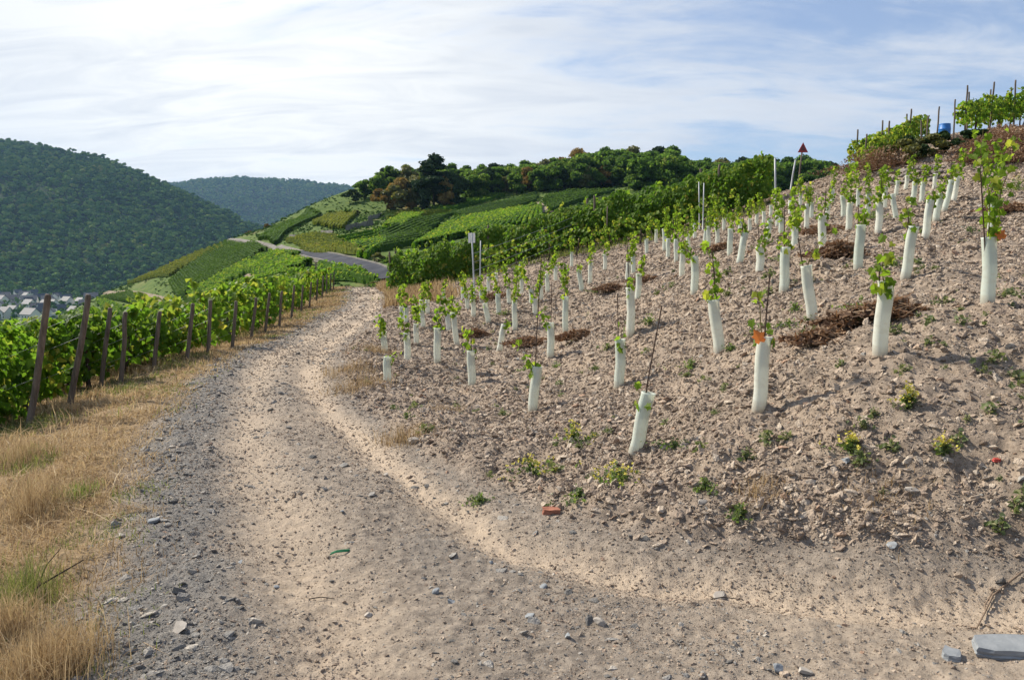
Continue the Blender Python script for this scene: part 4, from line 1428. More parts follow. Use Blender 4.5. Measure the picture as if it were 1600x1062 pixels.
m_tube, t = mat('grow_tube_plastic')
tco = t.n('ShaderNodeTexCoord').outputs['Object']
so = t.n('ShaderNodeSeparateXYZ', inp={0: tco})
r_ = t.n('ShaderNodeObjectInfo').outputs['Random']
nz = t.noise(tco, 14.0, 4.0)
c = t.mix(r_, (0.66, 0.72, 0.65), (0.80, 0.81, 0.73))
splash = t.math('SUBTRACT', 1.0, t.math('MULTIPLY', so.outputs[2], 6.0), clamp=True)
splash = t.math('MULTIPLY', splash, t.math('ADD', nz, 0.1))
c = t.mix(t.math('MULTIPLY', splash, 1.5, clamp=True), c, (0.40, 0.31, 0.23))
c = t.mix(t.math('MULTIPLY', t.math('SUBTRACT', nz, 0.52), 2.2, clamp=True), c, (0.56, 0.50, 0.40))
finish(t, c, 0.45, 0.4, nz, 0.1, 0.003, trans=0.42, tcol=t.mix(0.5, c, (0.86, 0.88, 0.76)))


def mature_foliage(poly, dens, leaf, h0, h1, wid, seed, outline=KITE, shoots=1.0, taper=0.0):
    """leaf wall of a trained vine row along ground points"""
    r = np.random.default_rng(seed)
    poly = np.asarray(poly, float)
    seg = np.linalg.norm(np.diff(poly, axis=0), axis=1)
    cum = np.concatenate([[0], np.cumsum(seg)])
    L = cum[-1]
    n = int(L * dens)
    s = r.uniform(0, L, n)
    C = np.stack([np.interp(s, cum, poly[:, k]) for k in range(3)], 1)
    tg = (poly[-1] - poly[0])[:2]
    tg /= np.linalg.norm(tg)
    sd = np.array([-tg[1], tg[0], 0.0])
    top = h1 * (0.86 + 0.28 * vnoise(s * 1.3, s * 0 + seed * 1.7, 5) + 0.10 * vnoise(s * 5.0, s * 0 + seed * 0.7, 6))
    top = top * (1 - taper * sstep(0.35, 1.0, s / L))
    bot = h0 * (0.75 + 0.5 * vnoise(s * 1.9, s * 0 + seed * 2.3, 7))
    hz = r.beta(1.25, 1.0, n)
    sign = r.choice([-1.0, 1.0], n)
    half = wid * 0.5 * (0.65 + 0.7 * vnoise(s * 2.1, hz * 3 + seed, 8)) * np.sqrt(np.clip(1.12 - hz ** 4, 0.12, 1))
    lat = sign * half * np.where(r.random(n) < 0.25, r.uniform(0, 0.7, n), r.uniform(0.62, 1.08, n) ** 0.6)
    P = C + sd * lat[:, None]
    P[:, 2] += bot + (top - bot) * hz
    # clumps of shoots poking up
    ns = int(L * 2.6 * shoots)
    Sx = []
    for k in range(ns):
        ss = r.uniform(0, L)
        c_ = np.array([np.interp(ss, cum, poly[:, j]) for j in range(3)])
        hh = r.uniform(0.12, 0.5)
        m_ = int(7 + hh * 16)
        f = r.uniform(0, 1, m_)
        ln = r.normal(0, 0.25, 2)
        hh *= min(1.0, h1 / 1.3)
        q = np.stack([c_[0] + ln[0] * f * hh + r.normal(0, .035, m_), c_[1] + ln[1] * f * hh + r.normal(0, .035, m_), c_[2] + h1 * (1 - taper * float(sstep(0.35, 1.0, ss / L))) * 0.97 + f * hh], 1)
        Sx.append(q)
    nrm = sd * (sign * 1.0)[:, None] + np.array([0, 0, 1.0]) * (0.35 + 0.9 * hz ** 3)[:, None] + r.normal(0, 0.45, (n, 3))
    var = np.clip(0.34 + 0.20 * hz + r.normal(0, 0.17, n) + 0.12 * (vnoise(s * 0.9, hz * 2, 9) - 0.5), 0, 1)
    yel = (r.random(n) < 0.10) & (hz < 0.55)
    var = np.where(yel, 0.97, var)
    if Sx:
        S_ = np.concatenate(Sx)
        P = np.concatenate([P, S_])
        nrm = np.concatenate([nrm, r.normal(0, 1, S_.shape) + [0, 0, 0.5]])
        var = np.concatenate([var, np.clip(r.normal(0.62, 0.15, len(S_)), 0, 1)])
    return leaves(P, nrm, leaf * r.uniform(0.6, 1.3, len(P)), var, outline)


def vine_trunk(p, seed, h=0.85):
    r = np.random.default_rng(seed)
    z = np.linspace(-0.05, h, 6)
    q = np.stack([p[0] + np.cumsum(r.normal(0, 0.025, 6)), p[1] + np.cumsum(r.normal(0, 0.025, 6)), p[2] + z], 1)
    return tube(q, np.linspace(0.035, 0.018, 6) * r.uniform(0.8, 1.2), 5)


def gz(x, y):
    return float(ground_z([x], [y])[0])


def wood_post(base, top, r0=0.045, seed=0, sides=7):
    r = np.random.default_rng(seed)
    base, top = np.asarray(base, float), np.asarray(top, float)
    f = np.array([-0.12, 0.0, 0.3, 0.6, 0.9, 0.985, 1.0])
    pts = base + (top - base) * f[:, None] + np.where((f > 0.1) & (f < 0.95), 1, 0)[:, None] * r.normal(0, 0.006, (7, 3))
    return tube(pts, r0 * np.array([1.02, 1.0, 1.0, 0.96, 0.93, 0.90, 0.72]), sides)


def wire_arr(a, b, r0=0.004, sag=0.03, n=9):
    f = np.linspace(0, 1, n)[:, None]
    P = a * (1 - f) + b * f
    P[:, 2] -= (sag * 4 * f * (1 - f))[:, 0]
    return tube(P, [r0] * n, 4)


def rel(arr, org):
    return arr[0] - np.asarray(org), arr[1], arr[2]


# ------------------------------------------------------------------ the vineyard below the track: rows that end at its edge
ENDS = [((45, 672), (75, 460)), ((108, 640), (138, 460)), ((158, 606), (172, 481)), ((188, 600), (196, 487)), ((240, 580), (250, 487)), ((292, 566), (300, 487)), ((325, 556), (328, 482)),
        ((362, 545), (368, 480)), ((392, 532), (399, 474)), ((414, 522), (420, 468)), ((436, 511), (440, 462)), ((455, 500), (459, 456)), ((470, 490), (473, 450)), ((483, 482), (486, 446)), ((494, 474), (496, 441)), ((503, 466), (505, 436)), ((510, 460), (511, 432)), ((516, 456), (517, 430)), ((521, 453), (522, 429))]
row_dir = np.array([-0.93, 0.36])
ends = []
for (pb, pt) in ENDS:
    b = cast(*pb)
    b[2] = gz(b[0], b[1])
    top = at(pt[0], pt[1], b[1] - 0.05)
    v = top - b
    v *= min(1.70, max(0.95, np.linalg.norm(v))) / np.linalg.norm(v)
    ends.append((b, b + v))
for i, (b, tp) in enumerate(ends):
    lab = ['vine row ending at the thick leaning post nearest the camera', 'vine row ending at the second leaning post along the track verge'][i] if i < 2 else 'vine row below the track, %s counted from the nearest leaning post' % ORD[i]
    root = thing('vine_row', lab, 'vine row', b, group='mature vine rows that end at the track verge')
    L = 7.5 if i < 3 else (10.0 if i < 6 else 20.0)
    st = b[:2] + row_dir * 0.25
    ff = np.linspace(0, L, 24)
    P = np.stack([st[0] + row_dir[0] * ff, st[1] + row_dir[1] * ff, 0 * ff], 1)
    P[:, 2] = H0(P[:, 0], P[:, 1])
    ph = tp[2] - b[2]
    hf = ph * (0.77 if i < 2 else 0.90 if i < 4 else 1.02)
    if i < 3:
        arr = mature_foliage(P, 900, 0.098, 0.20, hf, 0.62, 500 + i, LOBED, 0.35)
    elif i < 7:
        arr = mature_foliage(P, 520, 0.118, 0.20, hf, 0.62, 500 + i, OVAL, 0.7)
    else:
        arr = mature_foliage(P, 270, 0.165, 0.15, hf * 1.18, 0.7, 500 + i, KITE, 0.5)
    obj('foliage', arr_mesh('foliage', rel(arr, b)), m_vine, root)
    pa = wood_post(b, tp, 0.038 if i < 2 else 0.034, 60 + i)
    obj('end_post', arr_mesh('end_post', rel(pa, b), True), m_post, root)
    for k, f_ in enumerate((0.4, 1.5, 2.6, 3.7, 4.8)):
        q = np.array([st[0] + row_dir[0] * f_, st[1] + row_dir[1] * f_, 0])
        q[2] = gz(q[0], q[1])
        if i < 9:
            obj('vine_trunk', arr_mesh('vine_trunk', rel(vine_trunk(q, 700 + i * 9 + k), b), True), m_trunk, root)
    q = np.array([st[0] + row_dir[0] * 4.4, st[1] + row_dir[1] * 4.4, 0])
    q[2] = gz(q[0], q[1])
    obj('post', arr_mesh('post', rel(wood_post(q, q + [0.02, 0, ph * 1.02], 0.035, 90 + i), b), True), m_post, root)
    for k, hz in enumerate((0.62, 1.05, 1.4)):
        hz = hz * ph / 1.65
        a_ = b + (tp - b) * hz / ph
        e_ = np.array([P[-1][0], P[-1][1], P[-1][2] + hz])
        if i < 8:
            obj('wire', arr_mesh('wire', rel(wire_arr(a_, e_, 0.0018), b)), m_steel, root)
# rows farther down the slope whose ends are out of sight: lower tops seen over the first rows
for i, (x0, y0) in enumerate([(-7.0, 6.6), (-10.6, 43.5), (-10.9, 46.5), (-11.4, 49.5), (-12, 53)]):
    L = 6 if i == 0 else 22.0
    ff = np.linspace(0, L, 10)
    P = np.stack([x0 + row_dir[0] * ff, y0 + row_dir[1] * ff, 0 * ff], 1)
    P[:, 2] = H0(P[:, 0], P[:, 1])
    b = P[0]
    root = thing('vine_row', ['vine row cut by the frame edge, nearer than the first leaning post', 'first vine row past the crest of the track, below it', 'second vine row past the crest of the track, below it', 'third vine row past the crest of the track, below it', 'farthest vine row past the crest, next to the asphalt road'][i], 'vine row', b, group='mature vine rows that end at the track verge')
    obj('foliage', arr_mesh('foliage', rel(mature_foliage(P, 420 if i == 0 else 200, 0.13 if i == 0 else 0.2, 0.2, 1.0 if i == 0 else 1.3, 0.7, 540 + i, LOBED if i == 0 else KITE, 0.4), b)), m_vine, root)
    obj('post', arr_mesh('post', rel(wood_post(b, b + [0.03, 0, 1.6], 0.04, 95 + i), b), True), m_post, root)

# ------------------------------------------------------------------ mature rows that climb beyond the young plot
A0, A1 = np.array([-5.0, 33.8]), np.array([8.9, 28.0])
dirR = (A1 - A0) / np.linalg.norm(A1 - A0)
nrmR = np.array([-dirR[1], dirR[0]])
RL = np.linalg.norm(A1 - A0)
names_r = ['front mature vine row climbing the hill behind the young plot', 'second mature vine row behind the front one, on the hill', 'third mature vine row behind the front one, on the hill', 'fourth mature vine row behind the front one, on the hill', 'rearmost mature vine row of the block on the hill']
for i in range(5):
    o_ = A0 + nrmR * 1.9 * i - dirR * (0.9 * i)
    n_ = 22
    ff = np.linspace(0, RL - 0.9 * i, n_)
    P = np.stack([o_[0] + dirR[0] * ff, o_[1] + dirR[1] * ff, 0 * ff], 1)
    P[:, 2] = H0(P[:, 0], P[:, 1])
    b = P[0]
    root = thing('vine_row', names_r[i], 'vine row', b, group='mature vine rows beyond the young plot')
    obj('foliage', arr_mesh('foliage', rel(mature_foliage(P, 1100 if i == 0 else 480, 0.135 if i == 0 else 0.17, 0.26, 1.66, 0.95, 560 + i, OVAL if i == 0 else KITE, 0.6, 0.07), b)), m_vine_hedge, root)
    for k, f_ in enumerate(np.arange(0.1, RL - 0.9 * i, 4.4)):
        q = np.array([o_[0] + dirR[0] * f_, o_[1] + dirR[1] * f_, 0])
        q[2] = gz(q[0], q[1])
        q[:2] -= nrmR * 0.32
        obj('post', arr_mesh('post', rel(wood_post(q, q + np.array([random.uniform(-.06, .06), 0, 1.85]), 0.045, 200 + i * 9 + k), b), True), m_post, root)
    if i == 0:
        for k, f_ in enumerate(np.arange(0.6, RL, 1.15)):
            q = np.array([o_[0] + dirR[0] * f_, o_[1] + dirR[1] * f_, 0])
            q[2] = gz(q[0], q[1])
            obj('vine_trunk', arr_mesh('vine_trunk', rel(vine_trunk(q, 900 + k), b), True), m_trunk, root)

# sparse younger row just in front of the mature block
o_ = A0 - nrmR * 1.9 + dirR * 5.0
ff = np.linspace(0, 9.0, 12)
P = np.stack([o_[0] + dirR[0] * ff, o_[1] + dirR[1] * ff, 0 * ff], 1)
P[:, 2] = H0(P[:, 0], P[:, 1])
root = thing('vine_row', 'thin row of half grown vines between young plot and mature rows', 'vine row', P[0])
obj('foliage', arr_mesh('foliage', rel(mature_foliage(P, 60, 0.12, 0.40, 0.95, 0.35, 577, OVAL, 0.8), P[0])), m_vine, root)
for k in range(8):
    q = P[0] + (P[-1] - P[0]) * (k + 0.3) / 8
    q[2] = gz(q[0], q[1])
    obj('vine_trunk', arr_mesh('vine_trunk', rel(vine_trunk(q, 960 + k, 0.7), P[0]), True), m_trunk, root)

# ------------------------------------------------------------------ upper vineyard on the terrace
up_rows = [([(12.0, 28.2), (13.4, 28.7), (14.6, 29.2)], 0.85, 'leafy vine row end sloping down the terrace shoulder against the sky', 260, 0.45),
           ([(12.6, 30.4), (14.2, 30.8), (15.8, 31.4)], 0.85, 'vine row behind the sloping one on the terrace shoulder', 220, 0.45),
           ([(15.6, 28.6), (18.0, 29.3), (20.8, 30.2), (24, 31.2)], 1.2, 'tall vine row with dark stakes on top of the terrace', 230, 0.55),
           ([(17.0, 31.0), (20.4, 31.9), (25, 33.4)], 1.15, 'vine row behind the staked one on top of the terrace', 200, 0.5)]
for i, (pl, hh, lab, dens, h0) in enumerate(up_rows):
    P = []
    for a_, b_ in zip(pl[:-1], pl[1:]):
        for f_ in np.linspace(0, 1, 5)[:-1]:
            P.append((a_[0] + (b_[0] - a_[0]) * f_, a_[1] + (b_[1] - a_[1]) * f_, 0))
    P.append((*pl[-1], 0))
    P = np.array(P)
    P[:, 2] = H0(P[:, 0], P[:, 1])
    root = thing('vine_row', lab, 'vine row', P[0], group='vine rows on the terrace')
    arr = mature_foliage(P, dens * 1.3, 0.13, h0 * hh / 1.5, hh, 0.55, 590 + i, OVAL, 0.45)
    arr = (arr[0], arr[1], np.clip(arr[2] + 0.18, 0, 1))
    obj('foliage', arr_mesh('foliage', rel(arr, P[0])), m_vine, root)
    n_ = 3 if i < 2 else 7
    for k in range(n_):
        f_ = (k + 0.2) / n_ * (len(P) - 1)
        a_ = int(f_)
        q = P[a_] + (P[min(a_ + 1, len(P) - 1)] - P[a_]) * (f_ - a_)
        q = q.copy()
        q[2] = gz(q[0], q[1])
        obj('stake', arr_mesh('stake', rel(wood_post(q, q + [random.uniform(-.08, .08), 0, hh + 0.45], 0.032, 240 + i * 9 + k), P[0]), True), m_post, root)
        obj('vine_trunk', arr_mesh('vine_trunk', rel(vine_trunk(q + [0.4, 0.1, 0], 980 + i * 9 + k, 0.6), P[0]), True), m_trunk, root)
for k, (px, py, lab) in enumerate([(1441, 218, 'bare dark stake where the terrace vines break off'), (1446, 217, 'leaning bare stake close to the terrace gap'), (1463, 215, 'bare stake standing in front of the blue barrel'), (1490, 214, 'bare stake beyond the blue barrel')]):
    p = at(px, py, 27.6)
    x, y = p[0], p[1]
    z = gz(x, y)
    q = np.array([x, y, z])
    obj('vine_stake', arr_mesh('vine_stake', rel(wood_post(q, q + [random.uniform(-.1, .12), 0, 1.0 + 0.12 * k], 0.028, 300 + k), q), True), m_post, loc=q, label=lab, cat='stake', group='bare stakes on the terrace')
# blue barrel
bx, by = 14.75, 28.0
bz = gz(bx, by)
m_blue = plain_mat('blue_plastic', (0.020, 0.13, 0.42), (0.04, 0.20, 0.55), 5, 0.45, 0.05, 0.003, spec=0.4)
root = thing('water_barrel', 'blue plastic barrel on the terrace edge between bare stakes', 'barrel', (bx, by, bz))
root.scale = (0.8, 0.8, 0.8)
prof = [(0.0, 0.20), (0.03, 0.225), (0.22, 0.235), (0.235, 0.248), (0.255, 0.235), (0.42, 0.235), (0.435, 0.248), (0.455, 0.235), (0.60, 0.225), (0.64, 0.21)]
V = np.array([(r0 * math.cos(a), r0 * math.sin(a), z) for z, r0 in prof for a in np.linspace(0, 2 * np.pi, 17)[:-1]])
T = [(i * 16 + k, i * 16 + (k + 1) % 16, (i + 1) * 16 + (k + 1) % 16, (i + 1) * 16 + k) for i in range(len(prof) - 1) for k in range(16)]
obj('barrel_body', new_mesh('barrel_body', V, quads=np.array(T), smooth=True), m_blue, root)
obj('lid', arr_mesh('lid', tube(np.array([[0, 0, 0.63], [0, 0, 0.655], [0, 0, 0.67]]), [0.225, 0.225, 0.21], 16)), m_blue, root)

# bank below the terrace: evergreen bushes, rusty bracken, a dry stone wall
for k, (px, py, d, h_, m_, lab) in enumerate([
    (1408, 262, 25.0, 0.8, m_tree_olive, 'dark olive bush on the terrace bank, nearest the rusty bracken'), (1428, 258, 25.2, 0.95, m_tree_dark, 'taller dark bush on the terrace bank under the vine end'), (1450, 254, 25.2, 0.75, m_tree_olive, 'olive bush on the terrace bank below the blue barrel'),
    (1478, 250, 25.3, 0.85, m_tree_dark, 'dark bush on the terrace bank beyond the barrel'), (1505, 246, 25.5, 0.8, m_tree_dark, 'broad bush on the terrace bank under the staked vines'), (1530, 242, 25.5, 0.6, m_tree_dark, 'last low bush on the terrace bank before bare earth')]):
    p = at(px, py, d)
    tree('bank_bush', (p[0], p[1], gz(p[0], p[1]) - 0.05), h_ * 1.05, 1.15, 'bush', m_, lab, 'bushes on the terrace bank', 'bush')


def brush_arr(w_, d_, h_, n, seed, leaf=True):
    r = np.random.default_rng(seed)
    parts = []
    x, y = r.normal(0, w_ * 0.36, n), r.normal(0, d_ * 0.36, n)
    e = np.exp(-(x / w_) ** 2 * 2.5 - (y / d_) ** 2 * 2.5)
    P = np.stack([x, y, r.uniform(0, 1, n) * h_ * e], 1)
    nrm = r.normal(0, 1, (n, 3)) + [0, 0, 0.7]
    var = np.clip(0.25 + 0.6 * P[:, 2] / h_ + r.normal(0, 0.18, n), 0, 1)
    if leaf:
        parts.append(leaves(P, nrm, r.uniform(0.03, 0.075, n), var, KITE, r.normal(0, 1, 3) * 0.3 + [1, 0, 0], 0.3))
    m_ = n // 2
    a = r.uniform(0, 6.28, m_)
    L = r.uniform(0.10, 0.34, m_)
    i = r.integers(0, n, m_)
    dx = np.stack([np.cos(a), np.sin(a), r.normal(0, 0.28, m_)], 1) * L[:, None] * 0.5
    sd = np.stack([-np.sin(a), np.cos(a), r.uniform(-.5, .5, m_)], 1) * 0.004
    A, B = P[i] - dx, P[i] + dx
    A[:, 2] = np.maximum(A[:, 2], -0.02)
    V = np.stack([A - sd, A + sd, B + sd, B - sd], 1).reshape(-1, 3)
    T = (np.arange(m_)[:, None, None] * 4 + np.array([(0, 1, 2), (0, 2, 3)])[None]).reshape(-1, 3)
    parts.append((V, T, np.repeat(np.clip(r.normal(0.65, 0.25, m_), 0, 1), 4)))
    return merge(parts)


for k, (px, py, d, w_, h_, lab) in enumerate([(1362, 272, 25.5, 1.3, 0.8, 'rusty bracken at the terrace shoulder'), (1388, 268, 25.2, 1.2, 0.7, 'rusty bracken beside the dark bank bushes'), (1555, 245, 24.5, 1.4, 0.6, 'reddish dead bracken on the bank below the staked vines'), (1582, 232, 25, 1.4, 0.6, 'reddish dead bracken high on the bank at the frame edge'),
                                              (1590, 262, 23, 1.3, 0.5, 'low reddish bracken at the frame edge above the tall vine'), (1570, 225, 26.5, 1.3, 0.5, 'brown bracken at the lip of the terrace'), (1535, 262, 23.5, 1.0, 0.45, 'brown bracken just above the tall young vine'), (1565, 260, 24, 1.5, 0.5, 'wide rusty bracken across the middle of the bank'), (1598, 240, 24.5, 1.5, 0.55, 'rusty bracken cut by the frame edge'), (1545, 230, 26, 1.2, 0.5, 'rusty bracken under the first staked vines')]):
    p = at(px, py, d)
    q = np.array([p[0], p[1], gz(p[0], p[1])])
    obj('bracken_clump', arr_mesh('bracken_clump', brush_arr(w_ * 1.3, w_, h_, 1500, 1300 + k)), m_brush, loc=q, label=lab, cat='bracken', group='dead bracken on the terrace bank')
stone_me = []
for k in range(6):
    V, T = rock_arr(1400 + k, 0.55)
    stone_me.append(new_mesh('stone', V, tris=T))
m_stone = plain_mat('grey_brown_stone', (0.14, 0.12, 0.105), (0.38, 0.33, 0.28), 3.0, 0.9, 0.5, 0.05, rnd=0.5)
for me in stone_me:
    me.materials.append(m_stone)
wa, wb = at(1393, 292, 23.0), at(1478, 288, 22.3)
root = thing('dry_stone_wall', 'low tumbled dry stone wall at the top of the young plot', 'wall', (wa[0], wa[1], gz(wa[0], wa[1])))
for k in range(70):
    f_ = random.random()
    lvl = k % 3
    x, y = wa[0] + (wb[0] - wa[0]) * f_ + random.uniform(-.1, .1), wa[1] + (wb[1] - wa[1]) * f_ + random.uniform(-.15, .15) + lvl * 0.12
    z = gz(x, y) + 0.05 + lvl * 0.13
    o = obj('stone', stone_me[k % 6], None, root)
    s_ = random.uniform(0.09, 0.2)
    o.scale = (s_ * 1.3, s_, s_)
    o.location = (x - wa[0], y - wa[1], z - root.location[2])
    o.rotation_euler = (random.uniform(-.2, .2), random.uniform(-.2, .2), random.uniform(0, 6))

# ------------------------------------------------------------------ young vines in their tubes
def lathe(prof, n=14):
    V = np.array([(r0 * math.cos(a), r0 * math.sin(a), z) for z, r0 in prof for a in np.linspace(0, 2 * np.pi, n + 1)[:-1]])
    Qd = np.array([(i * n + k, i * n + (k + 1) % n, (i + 1) * n + (k + 1) % n, (i + 1) * n + k) for i in range(len(prof) - 1) for k in range(n)])
    return V, Qd


tube_meshes = []
for k in range(4):
    r0 = 0.046 + 0.003 * k
    V, Qd = lathe([(-0.06, r0), (0.0, r0), (0.25, r0 * 1.0), (0.5, r0 * 1.01), (0.75, r0 * 1.02), (0.97, r0 * 1.03), (1.0, r0 * 1.10), (1.003, r0 * 1.04), (0.97, r0 * 0.97), (0.6, r0 * 0.95)])
    # slight squash and wobble, no two pressed the same way
    ang = np.arctan2(V[:, 1], V[:, 0])
    V[:, :2] *= (1 + 0.06 * np.cos(2 * ang + k) + 0.03 * np.sin(3 * ang + V[:, 2:3].ravel() * 5))[:, None]
    V[::14, :2] *= 1.10
    V[:, 0] += 0.006 * np.sin(V[:, 2] * 7 + k * 2)
    me = new_mesh('grow_tube', V, quads=Qd, smooth=True)
    me.materials.append(m_tube)
    tube_meshes.append(me)
leaf_me = []
for k in range(8):
    arr = leaves(np.array([[0, 0, 0.0]]), np.array([[0.0, 0, 1]]), np.array([1.0]), np.array([[0.15, 0.3, 0.45, 0.55, 0.65, 0.72, 0.9, 0.4][k]]), LOBED, np.array([0, 1.0, 0]), 0.15 + 0.04 * k)
    me = arr_mesh('leaf', arr)
    me.materials.append(m_young)
    leaf_me.append(me)
arr = leaves(np.array([[0, 0, 0.0]]), np.array([[0.0, 0, 1]]), np.array([1.0]), np.array([0.5]), LOBED, np.array([0, 1.0, 0]), 0.3)
leaf_orange = arr_mesh('leaf', arr)
leaf_orange.materials.append(m_orange)

SHOOT = {0: 612, 1: 545, 2: 516, 3: 392, 4: 466, 5: 386, 6: 226, 7: 520, 8: 560, 9: 478, 10: 498, 13: 470, 14: 500, 15: 505, 16: 418, 17: 414, 18: 446, 27: 455, 39: 420, 50: 384, 49: 346, 59: 345, 57: 338, 66: 368, 67: 330,
         63: 330, 68: 300, 71: 312, 72: 366, 75: 262, 74: 270, 77: 262, 78: 272, 79: 268, 80: 300, 82: 262, 84: 302, 85: 285, 86: 262, 87: 240, 88: 322, 89: 312, 90: 226, 76: 272, 83: 262, 69: 290, 64: 300}
STAKE = {0: (1034, 478), 1: (846, 405), 2: (965, 458), 4: (1203, 428), 6: (1532, 268), 7: (736, 508), 14: (862, 440), 5: (1374, 405), 72: (1247, 372), 3: (1113, 392), 67: (1226, 322), 39: (900, 400), 88: (1420, 330), 75: (1325, 300), 27: (738, 500), 89: (1341, 320), 59: (1163, 330)}
HAND = {
 0: 'leaning pale grow tube with long bare rusty rod, nearest of all', 1: 'slanting grow tube with few yellow leaves and tall thin rod', 2: 'upright grow tube with a leaf tuft and short thin rod',
 3: 'grow tube with twisting leafy vine climbing high above it', 4: 'grow tube with one bright orange leaf at its rim', 5: 'thick upright grow tube in front of the brown brush heap',
 6: 'tallest dense young vine rising from a tube near the frame edge', 7: 'short grow tube with dark green tuft, low on the slope near the track', 8: 'empty looking grow tube lowest beside the track',
 72: 'grow tube tilted away from the track with a long bare twig', 88: 'slender leaning grow tube with thin leafy vine beside the frame edge tall vine', 89: 'straight grow tube with small leafy vine uphill of the brush heap', 67: 'grow tube hidden by leafy vine in the middle of the slope'}
tube_info = []
for i, (xt, yt, xb, yb) in enumerate(TUBES):
    b = cast(xb, yb)
    if b is None:
        print('tube off ground', i)
        continue
    tube_info.append((i, b))
band_names = ['second band uphill', 'third band uphill', 'fourth band uphill', 'band below the mature rows']
bands = {0: [], 1: [], 2: [], 3: []}
for i, b in tube_info:
    if i not in HAND:
        bands[0 if b[1] < 12.5 else 1 if b[1] < 16.8 else 2 if b[1] < 20.2 else 3].append((b[0] / b[1], i))
auto = {}
for bi, lst in bands.items():
    lst.sort()
    for k, (_, i) in enumerate(lst):
        tilt = TUBES[i][0] - TUBES[i][2]
        look = 'leaning' if abs(tilt) >= 4 else 'upright'
        auto[i] = '%s pale grow tube, %s from the track in the %s' % (look, ORD[k], band_names[bi])
for i, b in tube_info:
    xt, yt, xb, yb = TUBES[i]
    d = b[1]
    z = gz(b[0], b[1])
    b = np.array([b[0], b[1], z - 0.015])
    hm = min(0.66, max(0.36, math.hypot(yb - yt, xb - xt) * d / FPX))
    root = thing('young_vine', HAND.get(i, auto.get(i)), 'young vine', b, group='young vines in grow tubes on the slope')
    lean = (xt - xb) / max(12, (yb - yt))
    leany = random.uniform(-0.06, 0.06)
    rot = Euler((-leany, math.atan(lean), random.uniform(0, 6)), 'XYZ')
    tb = obj('grow_tube', tube_meshes[i % 4], None, root)
    tb.scale = (1, 1, hm)
    tb.rotation_euler = (math.atan(-leany), math.atan(lean), 0)
    topc = np.array([math.sin(math.atan(lean)) * hm, math.sin(leany) * hm, math.cos(math.atan(lean)) * hm])
    sy = SHOOT.get(i)
    if sy is not None:
        sh = max(0.06, (yt - sy) * d / FPX)
    else:
        sh = random.uniform(0.28, 0.68) if d > 9 else 0.25
    r = np.random.default_rng(3000 + i)
    # stake
    if i in STAKE:
        sp = at(STAKE[i][0], STAKE[i][1], d) - b
        obj('stake', arr_mesh('stake', tube(np.array([[0.02, 0.02, -0.1], sp * 0.5, sp]), [0.006, 0.006, 0.005], 5)), m_rust, root)
    elif r.random() < 0.55:
        sp = topc * (1.0 + r.uniform(0.4, 1.0)) + [r.normal(0, .03), r.normal(0, .03), 0]
        obj('stake', arr_mesh('stake', tube(np.array([[0.02, 0.02, -0.1], sp]), [0.006, 0.005], 5)), m_rust, root)
    n_st = 2 if i in (6, 90) else 1
    Ls, sizes = [], []
    for s_i in range(n_st):
        n_ = 7
        f = np.linspace(0, 1, n_)
        wob = np.cumsum(r.normal(0, 0.028, (n_, 2)), 0) * f[:, None]
        drift = r.normal(0, 0.06, 2) + ([-0.12 + 0.22 * s_i, 0] if n_st > 1 else [0, 0])
        S = np.stack([topc[0] + wob[:, 0] + drift[0] * f, topc[1] + wob[:, 1] + drift[1] * f, topc[2] - 0.12 + (sh + 0.12) * f], 1)
        sho = obj('shoot', arr_mesh('shoot', tube(S, np.linspace(0.006, 0.002, n_), 5)), m_shoot, root)
        dens = {0: 60, 4: 30, 2: 80, 1: 65, 5: 75, 72: 26, 88: 75, 3: 90, 6: 58}.get(i, 100)
        m_ = max(5, int((sh + 0.05) * dens))
        for q in range(m_):
            f_ = r.uniform(0.12, 1.0)
            c_ = np.array([np.interp(f_, f, S[:, k]) for k in range(3)])
            a = r.uniform(0, 6.28)
            ra = r.uniform(0.02, 0.085)
            Ls.append(c_ + [math.cos(a) * ra, math.sin(a) * ra, r.normal(0, 0.02)])
            sizes.append(r.uniform(0.045, 0.088))
    if i in HAND:
        for q, (p_, s_) in enumerate(zip(Ls, sizes)):
            lf = obj('leaf', leaf_me[int(r.integers(0, 8))], None, sho, p_)
            s_ *= 0.85
            lf.scale = (s_, s_, s_)
            a = r.uniform(0, 6.28)
            lf.rotation_euler = Euler((r.uniform(-1.9, -0.3), r.normal(0, 0.4), a), 'XYZ')
        if i in (4, 6):
            lf = obj('leaf', leaf_orange, None, sho, topc + ([-0.055, -0.04, 0.0] if i == 4 else [0.05, -0.05, 0.02]))
            lf['label'] = 'bright orange leaf'
            lf.scale = (0.10, 0.10, 0.10)
            lf.rotation_euler = Euler((1.3, 0.1, 0.2), 'XYZ')
    else:
        Ls = np.array(Ls)
        nr = r.normal(0, 1, Ls.shape) + [0, -0.2, 0.5]
        var = np.clip(r.normal(0.50, 0.2, len(Ls)), 0, 0.93)
        k_ = 1.0 if d < 12 else 1.2
        obj('foliage', arr_mesh('foliage', leaves(Ls, nr, np.array(sizes) * k_, var, OVAL if d < 14 else KITE)), m_young, root)

# ------------------------------------------------------------------ poles, signs
def on(px, py):
    b = cast(px, py)
    b[2] = gz(b[0], b[1])
    return b


